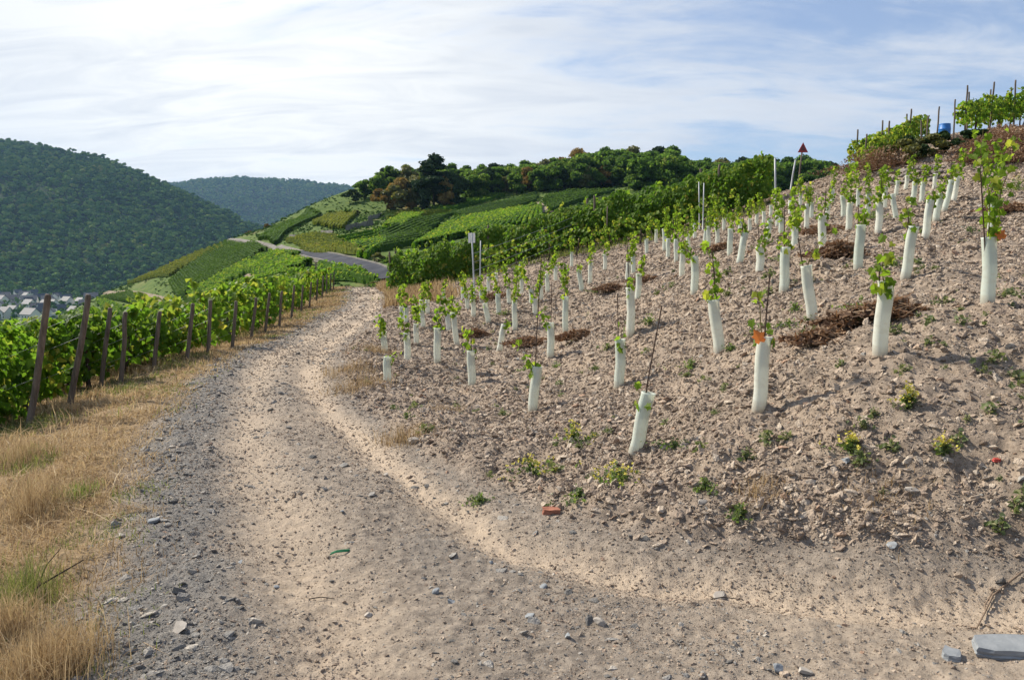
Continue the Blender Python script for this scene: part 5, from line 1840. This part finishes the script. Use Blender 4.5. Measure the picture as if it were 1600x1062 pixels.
b = on(742, 470)
top = at(737, 364, b[1])
root = thing('trellis_pole', 'thin steel pole with two white plates, standing before the mature rows', 'pole', b)
obj('pole', arr_mesh('pole', tube(np.array([[0, 0, -0.2], (top - b) * 0.5, top - b]), [0.022, 0.022, 0.020], 8), True), m_steel, root)
m_white = plain_mat('white_plate', (0.70, 0.71, 0.70), (0.82, 0.82, 0.80), 6, 0.5, 0.05, 0.002, spec=0.4)
for sx in (-1, 1):
    p_ = box_arr((0, 0, 0), (0.036, 0.008, 0.14))
    o = obj('reflector_plate', arr_mesh('reflector_plate', p_), m_white, root, top - b + np.array([sx * 0.062, -0.012, -0.14]))
    o.rotation_euler = (0, 0, sx * 0.15)
wend = on(905, 393)
for k, hz in enumerate((0.55, 0.8, 1.05, 1.3)):
    obj('wire', arr_mesh('wire', wire_arr((top - b) * hz / 1.9, wend - b + [0, 0, hz], 0.004)), m_steel, root)
for k, (pb, pt, lab) in enumerate([((750, 452), (751, 376), 'thin steel pole just behind the one with white plates'), ((1093, 362), (1092, 284), 'slim galvanised pole, nearer the track, of the pair before the dark row'), ((1098, 364), (1100, 286), 'slim galvanised pole, uphill one of the pair before the dark row'), ((948, 390), (949, 322), 'grey wooden post standing out of the young leaves before the mature row'),
                                   ((1212, 330), (1211, 247), 'thin grey pole at the upper end of the mature rows'), ((1234, 302), (1243, 250), 'pale leaning pole beside the triangular sign')]):
    b = on(*pb)
    top = at(pt[0], pt[1], b[1])
    obj('steel_pole' if 'wooden' not in lab else 'wooden_post', arr_mesh('pole', tube(np.array([[0, 0, -0.2], (top - b) * 0.5, top - b]), [0.02, 0.02, 0.018] if k < 4 else [0.03] * 3, 8), True), m_steel if k != 3 else m_post, loc=b, label=lab, cat='pole' if k != 3 else 'post', group='poles of the trellis')
b = on(1246, 300)
top = at(1254, 230, b[1])
root = thing('warning_sign', 'small red triangular sign on a leaning pole against the wood', 'sign', b)
obj('pole', arr_mesh('pole', tube(np.array([[0, 0, -0.2], (top - b) * 0.5, top - b]), [0.03, 0.03, 0.028], 8), True), m_post, root)
m_red = plain_mat('faded_red', (0.26, 0.035, 0.045), (0.36, 0.07, 0.07), 8, 0.6, 0.05, 0.002)
m_dark = plain_mat('dark_sign_face', (0.10, 0.035, 0.045), (0.15, 0.06, 0.06), 8, 0.6, 0.05, 0.002)
s_ = 0.24 * b[1] / 28.0


def tri_prism(s, y0, y1, cz):
    P2 = [(-s * 0.55, cz - s * 0.42), (s * 0.55, cz - s * 0.42), (0, cz + s * 0.62)]
    V = np.array([(x, y0, z) for x, z in P2] + [(x, y1, z) for x, z in P2])
    return V, np.array([(0, 1, 2), (3, 5, 4), (0, 3, 4), (0, 4, 1), (1, 4, 5), (1, 5, 2), (2, 5, 3), (2, 3, 0)]), np.zeros(6)


obj('sign_border', arr_mesh('sign_border', tri_prism(s_ * 1.35, -0.055, -0.04, 0)), m_red, root, top - b + [0, 0, -0.05])
obj('sign_face', arr_mesh('sign_face', tri_prism(s_ * 0.72, -0.061, -0.056, 0)), m_dark, root, top - b + [0, 0, -0.05])

# ------------------------------------------------------------------ small growth on the slope
def weed_arr(seed, w_, h_, n=26, flower=False):
    r = np.random.default_rng(seed)
    P, N = [], []
    stems = []
    for k in range(n):
        a = r.uniform(0, 6.28)
        rr = abs(r.normal(0, w_ * 0.55))
        hh = h_ * r.uniform(0.4, 1.0) * max(0.35, 1 - rr / w_)
        tip = np.array([math.cos(a) * rr * 1.5, math.sin(a) * rr * 1.5, hh])
        bs = np.array([math.cos(a) * rr * 0.4, math.sin(a) * rr * 0.4, -0.01])
        stems.append((bs, tip))
        for q in range(6):
            f = r.uniform(0.2, 1)
            P.append(bs + (tip - bs) * f + r.normal(0, 0.010, 3))
            N.append(r.normal(0, 0.7, 3) + [0, 0, 0.8])
    P, N = np.array(P), np.array(N)
    A = leaves(P, N, r.uniform(0.014, 0.036, len(P)) * (0.7 + h_ * 2), np.clip(r.normal(0.5, 0.25, len(P)), 0, 1), KITE, np.array([0.0, 0, 0.6]))
    B_ = blades(np.array([s_[0] for s_ in stems]), np.array([s_[1][2] for s_ in stems]) * 1.05, np.full(n, 0.006), (0, 0), r.random(n), 2, 0.5)
    fl = None
    if flower:
        F = np.array([s_[1] for s_ in stems]) + [0, 0, 0.015]
        F = np.repeat(F, 3, 0) + r.normal(0, 0.012, (len(F) * 3, 3))
        fl = leaves(F, r.normal(0, 0.5, F.shape) + [0, -0.3, 1.0], np.full(len(F), 0.020), r.random(len(F)), KITE)
    return merge([A, B_]), fl


WEEDS = [(895, 712, .13, .19, 1, 'tall leafy weed uphill of the track bend, below the first tubes'), (830, 752, .17, .15, 1, 'dark green weed with yellow heads nearest the track toe'), (967, 772, .16, .20, 1, 'yellow flowering weed just below the nearest leaning tube'),
         (1055, 716, .18, .09, 0, 'low grey green weed beside the nearest leaning tube'), (1325, 728, .12, .11, 1, 'bright yellow flowering weed alone on the lower slope'), (1417, 664, .07, .16, 1, 'slim upright weed on the open soil below the tall vine'),
         (1475, 730, .09, .12, 1, 'pale weed beside a flat stone on the lower slope'), (1078, 586, .16, .10, 0, 'low weed patch downhill of the twisting vine'), (1142, 560, .09, .07, 0, 'small weed at the foot of the twisting vine tube'), (1240, 500, .13, .11, 0, 'weed tuft beside the tilted tube, upper one'),
         (1231, 530, .13, .10, 0, 'weed tuft beside the tilted tube, lower one'), (1345, 494, .17, .14, 0, 'green weed behind the thick upright tube'), (1015, 525, .26, .15, 0, 'spreading weed uphill of the long bare rod'), (930, 465, .25, .15, 0, 'pale weed beside the reddish brush'),
         (1395, 430, .2, .25, 0, 'leafy weed between the two straight tubes uphill'), (818, 588, .12, .09, 0, 'small weed left of the slanting tube'), (870, 583, .12, .10, 0, 'dark weed at the foot of the pale tube above the slanting one'), (1365, 355, .35, .25, 0, 'weed clump high on the slope among the leafy tubes'),
         (1590, 305, .6, .35, 1, 'yellowish weed patch at the frame edge below the bank'), (1100, 800, .08, .10, 0, 'small sprig on the bare lower slope'), (1155, 830, .08, .11, 0, 'thin sprig above the sandy fan'), (748, 778, .10, .07, 0, 'tiny weed on the toe of the soil'), (905, 790, .12, .08, 0, 'flat weed near the brick fragment'),
         (1220, 415, .22, .14, 0, 'weed among the tubes in the middle of the slope'), (790, 500, .25, .16, 0, 'pale weed among the lower tubes')]
for k, (px, py, w_, h_, fl, lab) in enumerate(WEEDS):
    b = on(px, py)
    lf, fo = weed_arr(1500 + k, w_, h_, 26 if w_ < 0.3 else 50, bool(fl))
    if fo is None:
        obj('weed', arr_mesh('weed', lf), m_weed, loc=b, label=lab, cat='weed', group='weeds on the young plot')
    else:
        root = thing('weed', lab, 'weed', b, group='weeds on the young plot')
        obj('foliage', arr_mesh('foliage', lf), m_weed, root)
        obj('flower_heads', arr_mesh('flower_heads', fo), m_flower, root)

BRUSH = [(825, 552, .55, .14, 'brown dead brush heap, track side of the pale tube'), (905, 540, .55, .16, 'brown dead brush heap beside the pale tube in the lower slope'), (745, 530, .35, .14, 'small reddish brush heap behind the dark green tuft'), (1010, 448, .6, .16, 'reddish brush heap on the middle slope by a tube'), (955, 462, .5, .14, 'flattened brown brush below the reddish heap'),
         (1290, 548, .42, .11, 'flattened brown brush downhill of the tilted tube'), (1390, 512, .42, .14, 'dark brown brush heap behind the thick upright tube'), (1325, 525, .36, .10, 'loose brown stalks in front of the thick tube'), (1310, 412, .55, .22, 'brown brush heap with pale sticks uphill by a tube'), (1290, 372, .9, .18, 'dark brush line high on the slope'), (1580, 338, .8, .16, 'reddish brush at the frame edge above the tall vine'),
         (780, 470, .9, .2, 'dry brush in the dip before the mature rows'), (1130, 395, .6, .16, 'brown brush among the tubes under the steel pole pair')]
for k, (px, py, w_, h_, lab) in enumerate(BRUSH):
    b = on(px, py)
    obj('brush_heap', arr_mesh('brush_heap', brush_arr(w_, w_ * 0.55, h_, 700, 1600 + k)), m_brush, loc=b, label=lab, cat='brush heap', group='heaps of dead brush on the slope')

# dry tufts at the toe of the soil and by the track
TUFT = [(1385, 795, .20, .09, 420, 'wide dry grass tuft low on the bare slope'), (628, 690, .20, .22, 500, 'brown dry tuft at the toe beside the track bend'), (560, 610, .35, .22, 900, 'dry tuft at the inner edge of the track, before the lowest tube'), (548, 585, .35, .22, 800, 'dry tuft farther along the inner edge of the track'), (1185, 800, .12, .12, 300, 'small straw tuft above the sandy fan'), (590, 560, .3, .2, 700, 'dry tuft just below the lowest empty tube'), (700, 655, .18, .1, 300, 'thin dry tuft in the rubble below the short tube')]
for k, (px, py, w_, h_, n, lab) in enumerate(TUFT):
    b = on(px, py)
    P = np.stack([rng.normal(0, w_ * 0.6, n), rng.normal(0, w_ * 0.6, n), np.zeros(n)], 1)
    P[:, :2] += 0.25 * w_ * np.stack([np.sin(P[:, 1] * 40), np.cos(P[:, 0] * 33)], 1)
    P[:, 2] = ground_z(P[:, 0] + b[0], P[:, 1] + b[1]) - b[2] - 0.01
    obj('dry_tuft', arr_mesh('dry_tuft', blades(P, h_ * rng.uniform(0.15, 1.1, n) ** 1.5, np.full(n, 0.005), (0, 0), np.clip(rng.normal(0.4, 0.28, n), 0, 1), 2, 0.9)), m_straw, loc=b, label=lab, cat='grass tuft', group='dry grass tufts by the track')

# ------------------------------------------------------------------ grass of the verge
def verge_pts(n, y0, y1, w0, w1, near_bias=1.0):
    y = np.exp(rng.uniform(math.log(y0), math.log(y1), n))
    xl = np.interp(y, LY, LX)
    off = rng.uniform(w0, w1, n)
    x = xl - off
    return x, y, off


x, y, off = verge_pts(150000, 2.3, 44, -0.5, 3.6)
dn = fbm(x * 1.1, y * 1.1, 4, 61) + 0.25 * fbm(x * 5, y * 5, 2, 62)
keep = rng.random(len(x)) < np.clip(0.55 + 0.9 * dn, 0.06, 1) * sstep(-0.5, 0.2, off)
x, y, off, dn = x[keep], y[keep], off[keep], dn[keep]
z = ground_z(x, y)
rr = np.hypot(x, y)
tall = sstep(0.05, 0.55, fbm(x * 0.7 + 8, y * 0.7, 3, 64))
ln = (0.05 + 0.11 * rng.random(len(x)) + 0.20 * tall * rng.random(len(x)) ** 2) * (0.6 + 0.4 * sstep(0.1, 0.8, off))
wd = np.maximum(0.0035, 0.0010 * rr) * rng.uniform(0.7, 1.3, len(x))
var = np.clip(0.52 + 0.45 * fbm(x * 0.9, y * 0.9, 4, 65) + rng.normal(0, 0.24, len(x)), 0, 1)
gmask = fbm(x * 0.9 + 3, y * 0.9, 3, 66) + 0.35 * fbm(x * 3, y * 3, 2, 67)
isg = (gmask > 0.20) | (rng.random(len(x)) < 0.04)
P = np.stack([x, y, z - 0.01], 1)
s = ~isg
obj('dry_grass', arr_mesh('dry_grass', blades(P[s], ln[s], wd[s], (0.08, 0.0), var[s], 2, 0.95)), m_straw, kind='stuff', label='dry straw coloured grass on the verge below the track')
nt_ = 60000
xt_, yt_, ot_ = verge_pts(nt_, 2.3, 40, -0.35, 3.2)
kt_ = rng.random(nt_) < sstep(-0.35, 0.3, ot_) * np.clip(0.5 + 0.8 * fbm(xt_ * 2, yt_ * 2, 3, 68), 0.1, 1)
xt_, yt_ = xt_[kt_], yt_[kt_]
rt_ = np.hypot(xt_, yt_)
obj('grass_thatch', arr_mesh('grass_thatch', blades(np.stack([xt_, yt_, ground_z(xt_, yt_) + 0.004], 1), rng.uniform(0.04, 0.12, len(xt_)), np.maximum(0.004, 0.0011 * rt_), (0, 0), np.clip(rng.normal(0.5, 0.3, len(xt_)), 0, 1), 2, 2.2)), m_straw, kind='stuff', label='matted dead thatch lying on the verge')
obj('green_grass', arr_mesh('green_grass', blades(P[isg], ln[isg] * 0.8, wd[isg], (0.05, 0.0), var[isg], 2, 0.9)), m_grass, kind='stuff', label='greener grass patches among the dry verge')
# rough grass where the track passes the end of the mature rows
n = 9000
y = rng.uniform(24, 47, n)
x = np.interp(y, RO[:, 1], RO[:, 0]) + rng.uniform(0.05, 2.6, n) * rng.random(n) ** 0.4
P = np.stack([x, y, ground_z(x, y) - 0.01], 1)
obj('rough_grass', arr_mesh('rough_grass', blades(P, rng.uniform(0.15, 0.5, n), rng.uniform(0.03, 0.05, n), (0, 0), np.clip(rng.normal(0.42, 0.25, n), 0, 1), 2, 0.5)), m_straw, kind='stuff', label='rough orange brown grass beside the far bend of the track')

n = 7000
f_ = rng.uniform(0, 1, n)
o_ = rng.uniform(-0.2, 1.7, n)
x = A0[0] + (A1[0] - A0[0]) * f_ - nrmR[0] * o_
y = A0[1] + (A1[1] - A0[1]) * f_ - nrmR[1] * o_
k_ = rng.random(n) < np.clip(0.6 + 1.2 * fbm(x, y, 3, 69), 0, 1)
x, y = x[k_], y[k_]
obj('headland_grass', arr_mesh('headland_grass', blades(np.stack([x, y, ground_z(x, y) - 0.01], 1), rng.uniform(0.08, 0.32, len(x)), rng.uniform(0.02, 0.04, len(x)), (0, 0), np.clip(rng.normal(0.45, 0.3, len(x)), 0, 1), 2, 0.7)), m_grass, kind='stuff', label='scruffy grass at the foot of the front mature vine row')

# foreground clumps at the frame corner
CL = [(75, 1050, .26, .26, 1500, m_straw, 'fuzzy golden grass clump in the near corner of the verge'), (10, 1000, .2, .25, 700, m_straw, 'straw clump at the frame edge behind the fuzzy golden one'), (40, 935, .22, .30, 500, m_grass, 'thin grey green grass clump above the fuzzy golden one'),
      (120, 780, .20, .12, 500, m_weed, 'bright green weed mat at the gravel edge of the verge'), (60, 800, .30, .30, 800, m_straw, 'tall straw clump beside the bright green weed mat'), (30, 720, .3, .25, 700, m_straw, 'straw clump in front of the nearest leaning post')]
for k, (px, py, w_, h_, n, mm, lab) in enumerate(CL):
    b = on(px, py)
    P = np.stack([rng.normal(0, w_ * 0.4, n), rng.normal(0, w_ * 0.4, n), np.zeros(n)], 1)
    P[:, 2] = ground_z(P[:, 0] + b[0], P[:, 1] + b[1]) - b[2] - 0.01
    A = blades(P, h_ * rng.uniform(0.35, 1.1, n), np.full(n, 0.0032), (0, 0), np.clip(rng.normal(0.55, 0.22, n), 0, 1), 3, 0.45)
    obj('grass_clump', arr_mesh('grass_clump', A), mm, loc=b, label=lab, cat='grass clump', group='grass clumps at the near verge')
b = on(20, 945)
tw = [tube(np.array([[0, 0, 0.0], [0.12, 0.05, 0.10], [0.30, 0.12, 0.20]]), [0.006, 0.005, 0.003], 5), tube(np.array([[0.1, 0.04, 0.08], [0.12, 0.1, 0.18], [0.2, 0.1, 0.27]]), [0.004, 0.003, 0.002], 5)]
obj('dead_twig', arr_mesh('dead_twig', merge(tw)), m_trunk, loc=b, label='dark dead twig sticking out of the verge grass', cat='twig')

# ------------------------------------------------------------------ rubble
m_clod, t = mat('soil_clod')
rnd_ = t.n('ShaderNodeObjectInfo').outputs['Random']
nz = t.noise(t.n('ShaderNodeTexCoord').outputs['Object'], 2.5, 4.0, 0.6)
c = t.ramp(rnd_, [(0.0, (0.20, 0.155, 0.122)), (0.35, (0.350, 0.275, 0.212)), (0.7, (0.465, 0.378, 0.294)), (0.93, (0.56, 0.48, 0.385)), (1.0, (0.40, 0.25, 0.17))])
c = t.mix(t.math('MULTIPLY', nz, 0.5), c, (0.30, 0.235, 0.18))
finish(t, c, 0.95, 0.1, nz, 0.5, 0.2)
m_chip, t = mat('slate_chip')
rnd_ = t.n('ShaderNodeObjectInfo').outputs['Random']
nz = t.noise(t.n('ShaderNodeTexCoord').outputs['Object'], 2.5, 4.0, 0.6)
c = t.ramp(rnd_, [(0.0, (0.085, 0.086, 0.084)), (0.4, (0.180, 0.178, 0.170)), (0.75, (0.30, 0.288, 0.265)), (1.0, (0.47, 0.43, 0.37))])
c = t.mix(t.math('MULTIPLY', nz, 0.45), c, (0.24, 0.21, 0.18))
finish(t, c, 0.85, 0.2, nz, 0.4, 0.2)


def chips(name, n, r0, r1, smin, kpx, pick, m, label, flat, spread_y, tail=2.2, a0=-44, a1=52, smax=0.05):
    protos = []
    for k in range(8):
        V, T = rock_arr(1700 + k + int(flat * 100), flat)
        protos.append(new_mesh(name + '_piece', V, tris=T))
    r = np.exp(rng.uniform(math.log(r0), math.log(r1), n))
    a = np.radians(rng.uniform(a0, a1, n))
    x, y = r * np.sin(a), r * np.cos(a)
    z, M = detail(x, y, H_fast(x, y))
    keep = rng.random(n) < pick(x, y, M)
    x, y, z, r = x[keep], y[keep], z[keep], r[keep]
    n = len(x)
    s = np.maximum(smin, kpx * r) * (rng.pareto(tail, n) * 0.5 + 0.55)
    s = np.minimum(s, smax + 0.002 * r)
    P = np.stack([x, y, z + s * flat * 0.05], 1)
    # lie with the slope
    e = 0.15
    hx = (H_fast(x + e, y) - H_fast(x - e, y)) / (2 * e)
    hy = (H_fast(x, y + e) - H_fast(x, y - e)) / (2 * e)
    rot = np.stack([np.arctan(hy) + rng.normal(0, spread_y, n), -np.arctan(hx) + rng.normal(0, spread_y, n), rng.uniform(0, 6.28, n)], 1)
    # yaw first, then tilt: compose by Euler order through matrices is not needed at this size
    scatter(name, P, rot, np.stack([s, s, s], 1), protos, m, label)


chips('soil_rubble', 630000, 3.2, 42, 0.0155, 0.0026, lambda x, y, M: M['slope'] * np.clip(0.7 + 0.7 * fbm(x * 1.1, y * 1.1, 4, 81), 0.35, 1) + 0.002 * (1 - M['slope']) * (1 - M['verge']), m_clod, 'loose brown soil clods and stone shards covering the young plot', 0.36, 0.5, 2.2, a0=-14)
chips('slope_stones', 19000, 3.4, 22, 0.022, 0.0030, lambda x, y, M: M['slope'] * np.clip(0.4 + 1.2 * fbm(x * 0.7, y * 0.7, 3, 84), 0.03, 1), m_chip, 'pale and grey stone pieces lying among the soil of the young plot', 0.38, 0.4, 3.0, a0=-14)
chips('track_gravel', 420000, 2.3, 44, 0.009, 0.0019, lambda x, y, M: (1 - M['slope']) * (1 - M['verge']) * np.clip(0.15 + 0.95 * M['gravel'] + 0.30 * sstep(0.0, 0.5, fbm(x * 1.6, y * 1.6, 4, 82)) - 0.25 * M['tan'], 0.008, 1), m_chip, 'grey slate gravel strewn over the track', 0.42, 0.3, 2.5)
chips('track_grit', 460000, 2.3, 44, 0.0068, 0.0017, lambda x, y, M: (1 - M['slope']) * (1 - M['verge']) * np.clip(0.55 + 0.7 * fbm(x * 2.2, y * 2.2, 3, 83), 0.25, 1.0), m_clod, 'fine tan grit on the packed dirt of the track', 0.5, 0.4, 2.3, smax=0.013)
# low sprigs that dot the soil
n = 850
r_ = np.exp(rng.uniform(math.log(4.5), math.log(20), n))
a_ = np.radians(rng.uniform(-14, 42, n))
x, y = r_ * np.sin(a_), r_ * np.cos(a_)
z, M = detail(x, y, H_fast(x, y))
k_ = (rng.random(n) < M['slope'] * np.clip(0.35 + 0.9 * fbm(x * 0.9 + 2, y * 0.9, 3, 87), 0, 0.7))
x, y, z = x[k_], y[k_], z[k_]
sprigs = []
for k in range(5):
    lf, _ = weed_arr(1480 + k, 0.05, 0.06, 9)
    sprigs.append(arr_mesh('sprig', lf))
ss_ = rng.uniform(0.5, 1.9, len(x))
scatter('low_sprigs', np.stack([x, y, z], 1), np.stack([0 * x, 0 * x, rng.uniform(0, 6.28, len(x))], 1), np.stack([ss_, ss_, ss_], 1), sprigs, m_sprig, 'sparse low sprigs dotting the soil of the young plot')

# single stones and odd pieces that stand out
m_slab = plain_mat('blue_grey_slate', (0.16, 0.175, 0.19), (0.33, 0.345, 0.35), 5, 0.8, 0.5, 0.02, (1, 1, 4))
m_rock = plain_mat('pale_rock', (0.26, 0.235, 0.205), (0.44, 0.40, 0.35), 5, 0.9, 0.5, 0.02)
m_brick = plain_mat('brick_red', (0.26, 0.10, 0.065), (0.38, 0.17, 0.11), 12, 0.9, 0.5, 0.01)
ROCKS = [(242, 822, .045, m_slab, 'flat grey stone on the gravel edge, upper'), (188, 842, .04, m_rock, 'pale stone at the grass edge of the gravel'), (281, 990, .055, m_rock, 'pale block on the gravel near the bottom edge'), (293, 760, .03, m_rock, 'small pale stone on the gravel, farthest'), (705, 938, .03, m_slab, 'dark stone in the middle of the track'), (682, 922, .028, m_slab, 'dark stone just uphill of the one mid track'),
         (830, 968, .035, m_slab, 'grey stone on the lower track'), (938, 980, .04, m_rock, 'squarish pale stone on the lower track'), (1128, 910, .05, m_rock, 'pinkish stone at the sandy fan'), (604, 738, .03, m_rock, 'pale pebble on the tan wheel track'), (648, 696, .09, m_rock, 'rounded clod at the toe of the soil by the dry tuft'), (1424, 786, .045, m_rock, 'pale stone beside the wide dry tuft'),
         (1095, 815, .05, m_rock, 'flat pale stone at the foot of the soil slope'), (1395, 860, .04, m_slab, 'grey stone half sunk above the sandy fan'), (768, 872, .022, m_slab, 'small dark stone on the tan wheel sweep'), (888, 1000, .03, m_slab, 'bluish chip stone near the bottom middle'), (850, 915, .03, m_slab, 'dark stone beyond the tan wheel sweep'), (535, 803, .022, m_slab, 'bluish small stone on the track near the green cord'), (1255, 1055, .045, m_rock, 'pale stone at the bottom edge of the fan'), (1215, 1050, .035, m_slab, 'grey stone beside the pale one at the bottom edge'),
         (1480, 735, .05, m_rock, 'flat stone beside the pale weed on the slope'), (1320, 745, .04, m_slab, 'grey stone below the yellow weed'), (1575, 560, .05, m_rock, 'pale stone on the open slope by the frame edge'), (575, 945, .03, m_rock, 'pale stone low on the track'), (430, 905, .025, m_slab, 'bluish chip on the near track'), (375, 870, .03, m_slab, 'grey chip where gravel meets dirt')]
for k, (px, py, s_, mm, lab) in enumerate(ROCKS):
    b = on(px, py)
    V, T = rock_arr(1900 + k, 0.6, 2, 0.4, 7)
    o = obj('rock', new_mesh('rock', V * s_, tris=T), mm, loc=b + [0, 0, s_ * 0.22], label=lab, cat='stone', group='single stones on track and slope')
    o.rotation_euler = (random.uniform(-.2, .2), random.uniform(-.2, .2), random.uniform(0, 6))
# slabs at the corner
for k, (px, py, half, lab) in enumerate([(1572, 1012, (0.16, 0.085, 0.028), 'broken blue grey slate slab in the bottom corner of the sandy fan'), (1487, 1022, (0.05, 0.04, 0.016), 'smaller slate piece beside the broken slab')]):
    b = on(px, py)
    bm = bmesh.new()
    n_ = 11
    ring = []
    r = np.random.default_rng(77 + k)
    for j in range(n_):
        a = 2 * math.pi * j / n_
        f_ = r.uniform(0.74, 1.12)
        ring.append((half[0] * f_ * max(-0.92, min(0.92, 1.25 * math.cos(a))), half[1] * f_ * max(-0.9, min(0.9, 1.25 * math.sin(a)))))
    layers = []
    for (zz_, sc_) in ((-0.8, 1.0), (-0.2, 1.03), (-0.05, 0.97), (0.5, 1.0), (1.0, 0.96)):
        layers.append([bm.verts.new((x * sc_ * r.uniform(0.95, 1.05), y * sc_ * r.uniform(0.95, 1.05), zz_ * half[2] + r.normal(0, 0.0015))) for x, y in ring])
    for la, lb in zip(layers[:-1], layers[1:]):
        for j in range(n_):
            bm.faces.new((la[j], la[(j + 1) % n_], lb[(j + 1) % n_], lb[j]))
    bm.faces.new(layers[-1])
    bm.faces.new(layers[0][::-1])
    me = bpy.data.meshes.new('slate_slab')
    bm.to_mesh(me)
    bm.free()
    o = obj('slate_slab', me, m_slab, loc=b + [0, 0, half[2] * 0.6], label=lab, cat='slab')
    o.rotation_euler = (0.10, 0.03, 0.1 + k)
# root
b = on(1520, 985)
pts_ = [on(1510, 972), on(1528, 955), on(1540, 935), on(1552, 918), on(1575, 908), on(1598, 898)]
P = np.array(pts_) - b + [0, 0, 0.008]
root_parts = merge([tube(P, [0.002, 0.003, 0.004, 0.005, 0.006, 0.006], 6), tube(np.array([P[2], P[2] + [0.03, 0.05, 0.02], P[3] + [0.03, 0.03, 0.03]]), [0.002, 0.003, 0.003], 5), tube(np.array([P[1], P[1] + [-0.07, 0.03, 0.0], P[1] + [-0.12, 0.02, -0.005]]), [0.004, 0.003, 0.002], 5)])
obj('dead_root', arr_mesh('dead_root', root_parts, True), plain_mat('root_bark', (0.11, 0.075, 0.05), (0.26, 0.19, 0.135), 20, 0.9, 0.5, 0.005), loc=b, label='forked dead root lying above the slate slab', cat='root')
# fragments
for k, (px, py, half, mm, lab, rz) in enumerate([(861, 800, (0.055, 0.028, 0.02), m_brick, 'orange red brick fragment at the toe of the soil', 0.1), (1559, 732, (0.03, 0.012, 0.010), plain_mat('red_plastic', (0.42, 0.05, 0.04), (0.5, 0.09, 0.07), 6, 0.5, 0.05, 0.002), 'small bright red fragment on the slope by the frame edge', 0.0)]):
    b = on(px, py)
    bm = bmesh.new()
    bmesh.ops.create_cube(bm, size=2.0)
    bmesh.ops.subdivide_edges(bm, edges=bm.edges[:], cuts=2, use_grid_fill=True)
    r = np.random.default_rng(5 + k)
    for v in bm.verts:
        v.co = Vector((v.co.x * half[0] * r.uniform(0.76, 1.1), v.co.y * half[1] * r.uniform(0.76, 1.1), v.co.z * half[2] * r.uniform(0.76, 1.1)))
    me = bpy.data.meshes.new('fragment')
    bm.to_mesh(me)
    bm.free()
    o = obj('brick_fragment' if k == 0 else 'plastic_fragment', me, mm, loc=b + [0, 0, half[2] * 0.7], label=lab, cat='fragment')
    o.rotation_euler = (0.1, 0.05, rz)
b = on(530, 856)
m_cord = plain_mat('green_cord', (0.02, 0.16, 0.07), (0.05, 0.28, 0.12), 10, 0.6, 0.1, 0.001)
P = [np.array([-0.05, -0.02, 0.012]), np.array([-0.02, -0.005, 0.02]), np.array([0.01, 0.01, 0.018]), np.array([0.045, 0.03, 0.014]), np.array([0.05, 0.05, 0.012])]
P2 = [p_ + np.array([0.005, 0.012, 0.004]) for p_ in P[:4]]
obj('green_cord', arr_mesh('green_cord', merge([tube(np.array(P), [0.004] * 5, 6), tube(np.array(P2), [0.004] * 4, 6)])), m_cord, loc=b, label='short twisted green cord lying on the track', cat='cord')
for k, (px, py, lab) in enumerate([(500, 920, 'curled dry stalk lying on the near track'), (1130, 930, 'thin dead twig on the sandy fan')]):
    b = on(px, py)
    obj('dead_twig', arr_mesh('dead_twig', tube(np.array([[-0.06, 0, 0.012], [0, 0.012, 0.018], [0.07, 0.005, 0.012]]), [0.003, 0.003, 0.002], 5)), m_trunk, loc=b, label=lab, cat='twig')
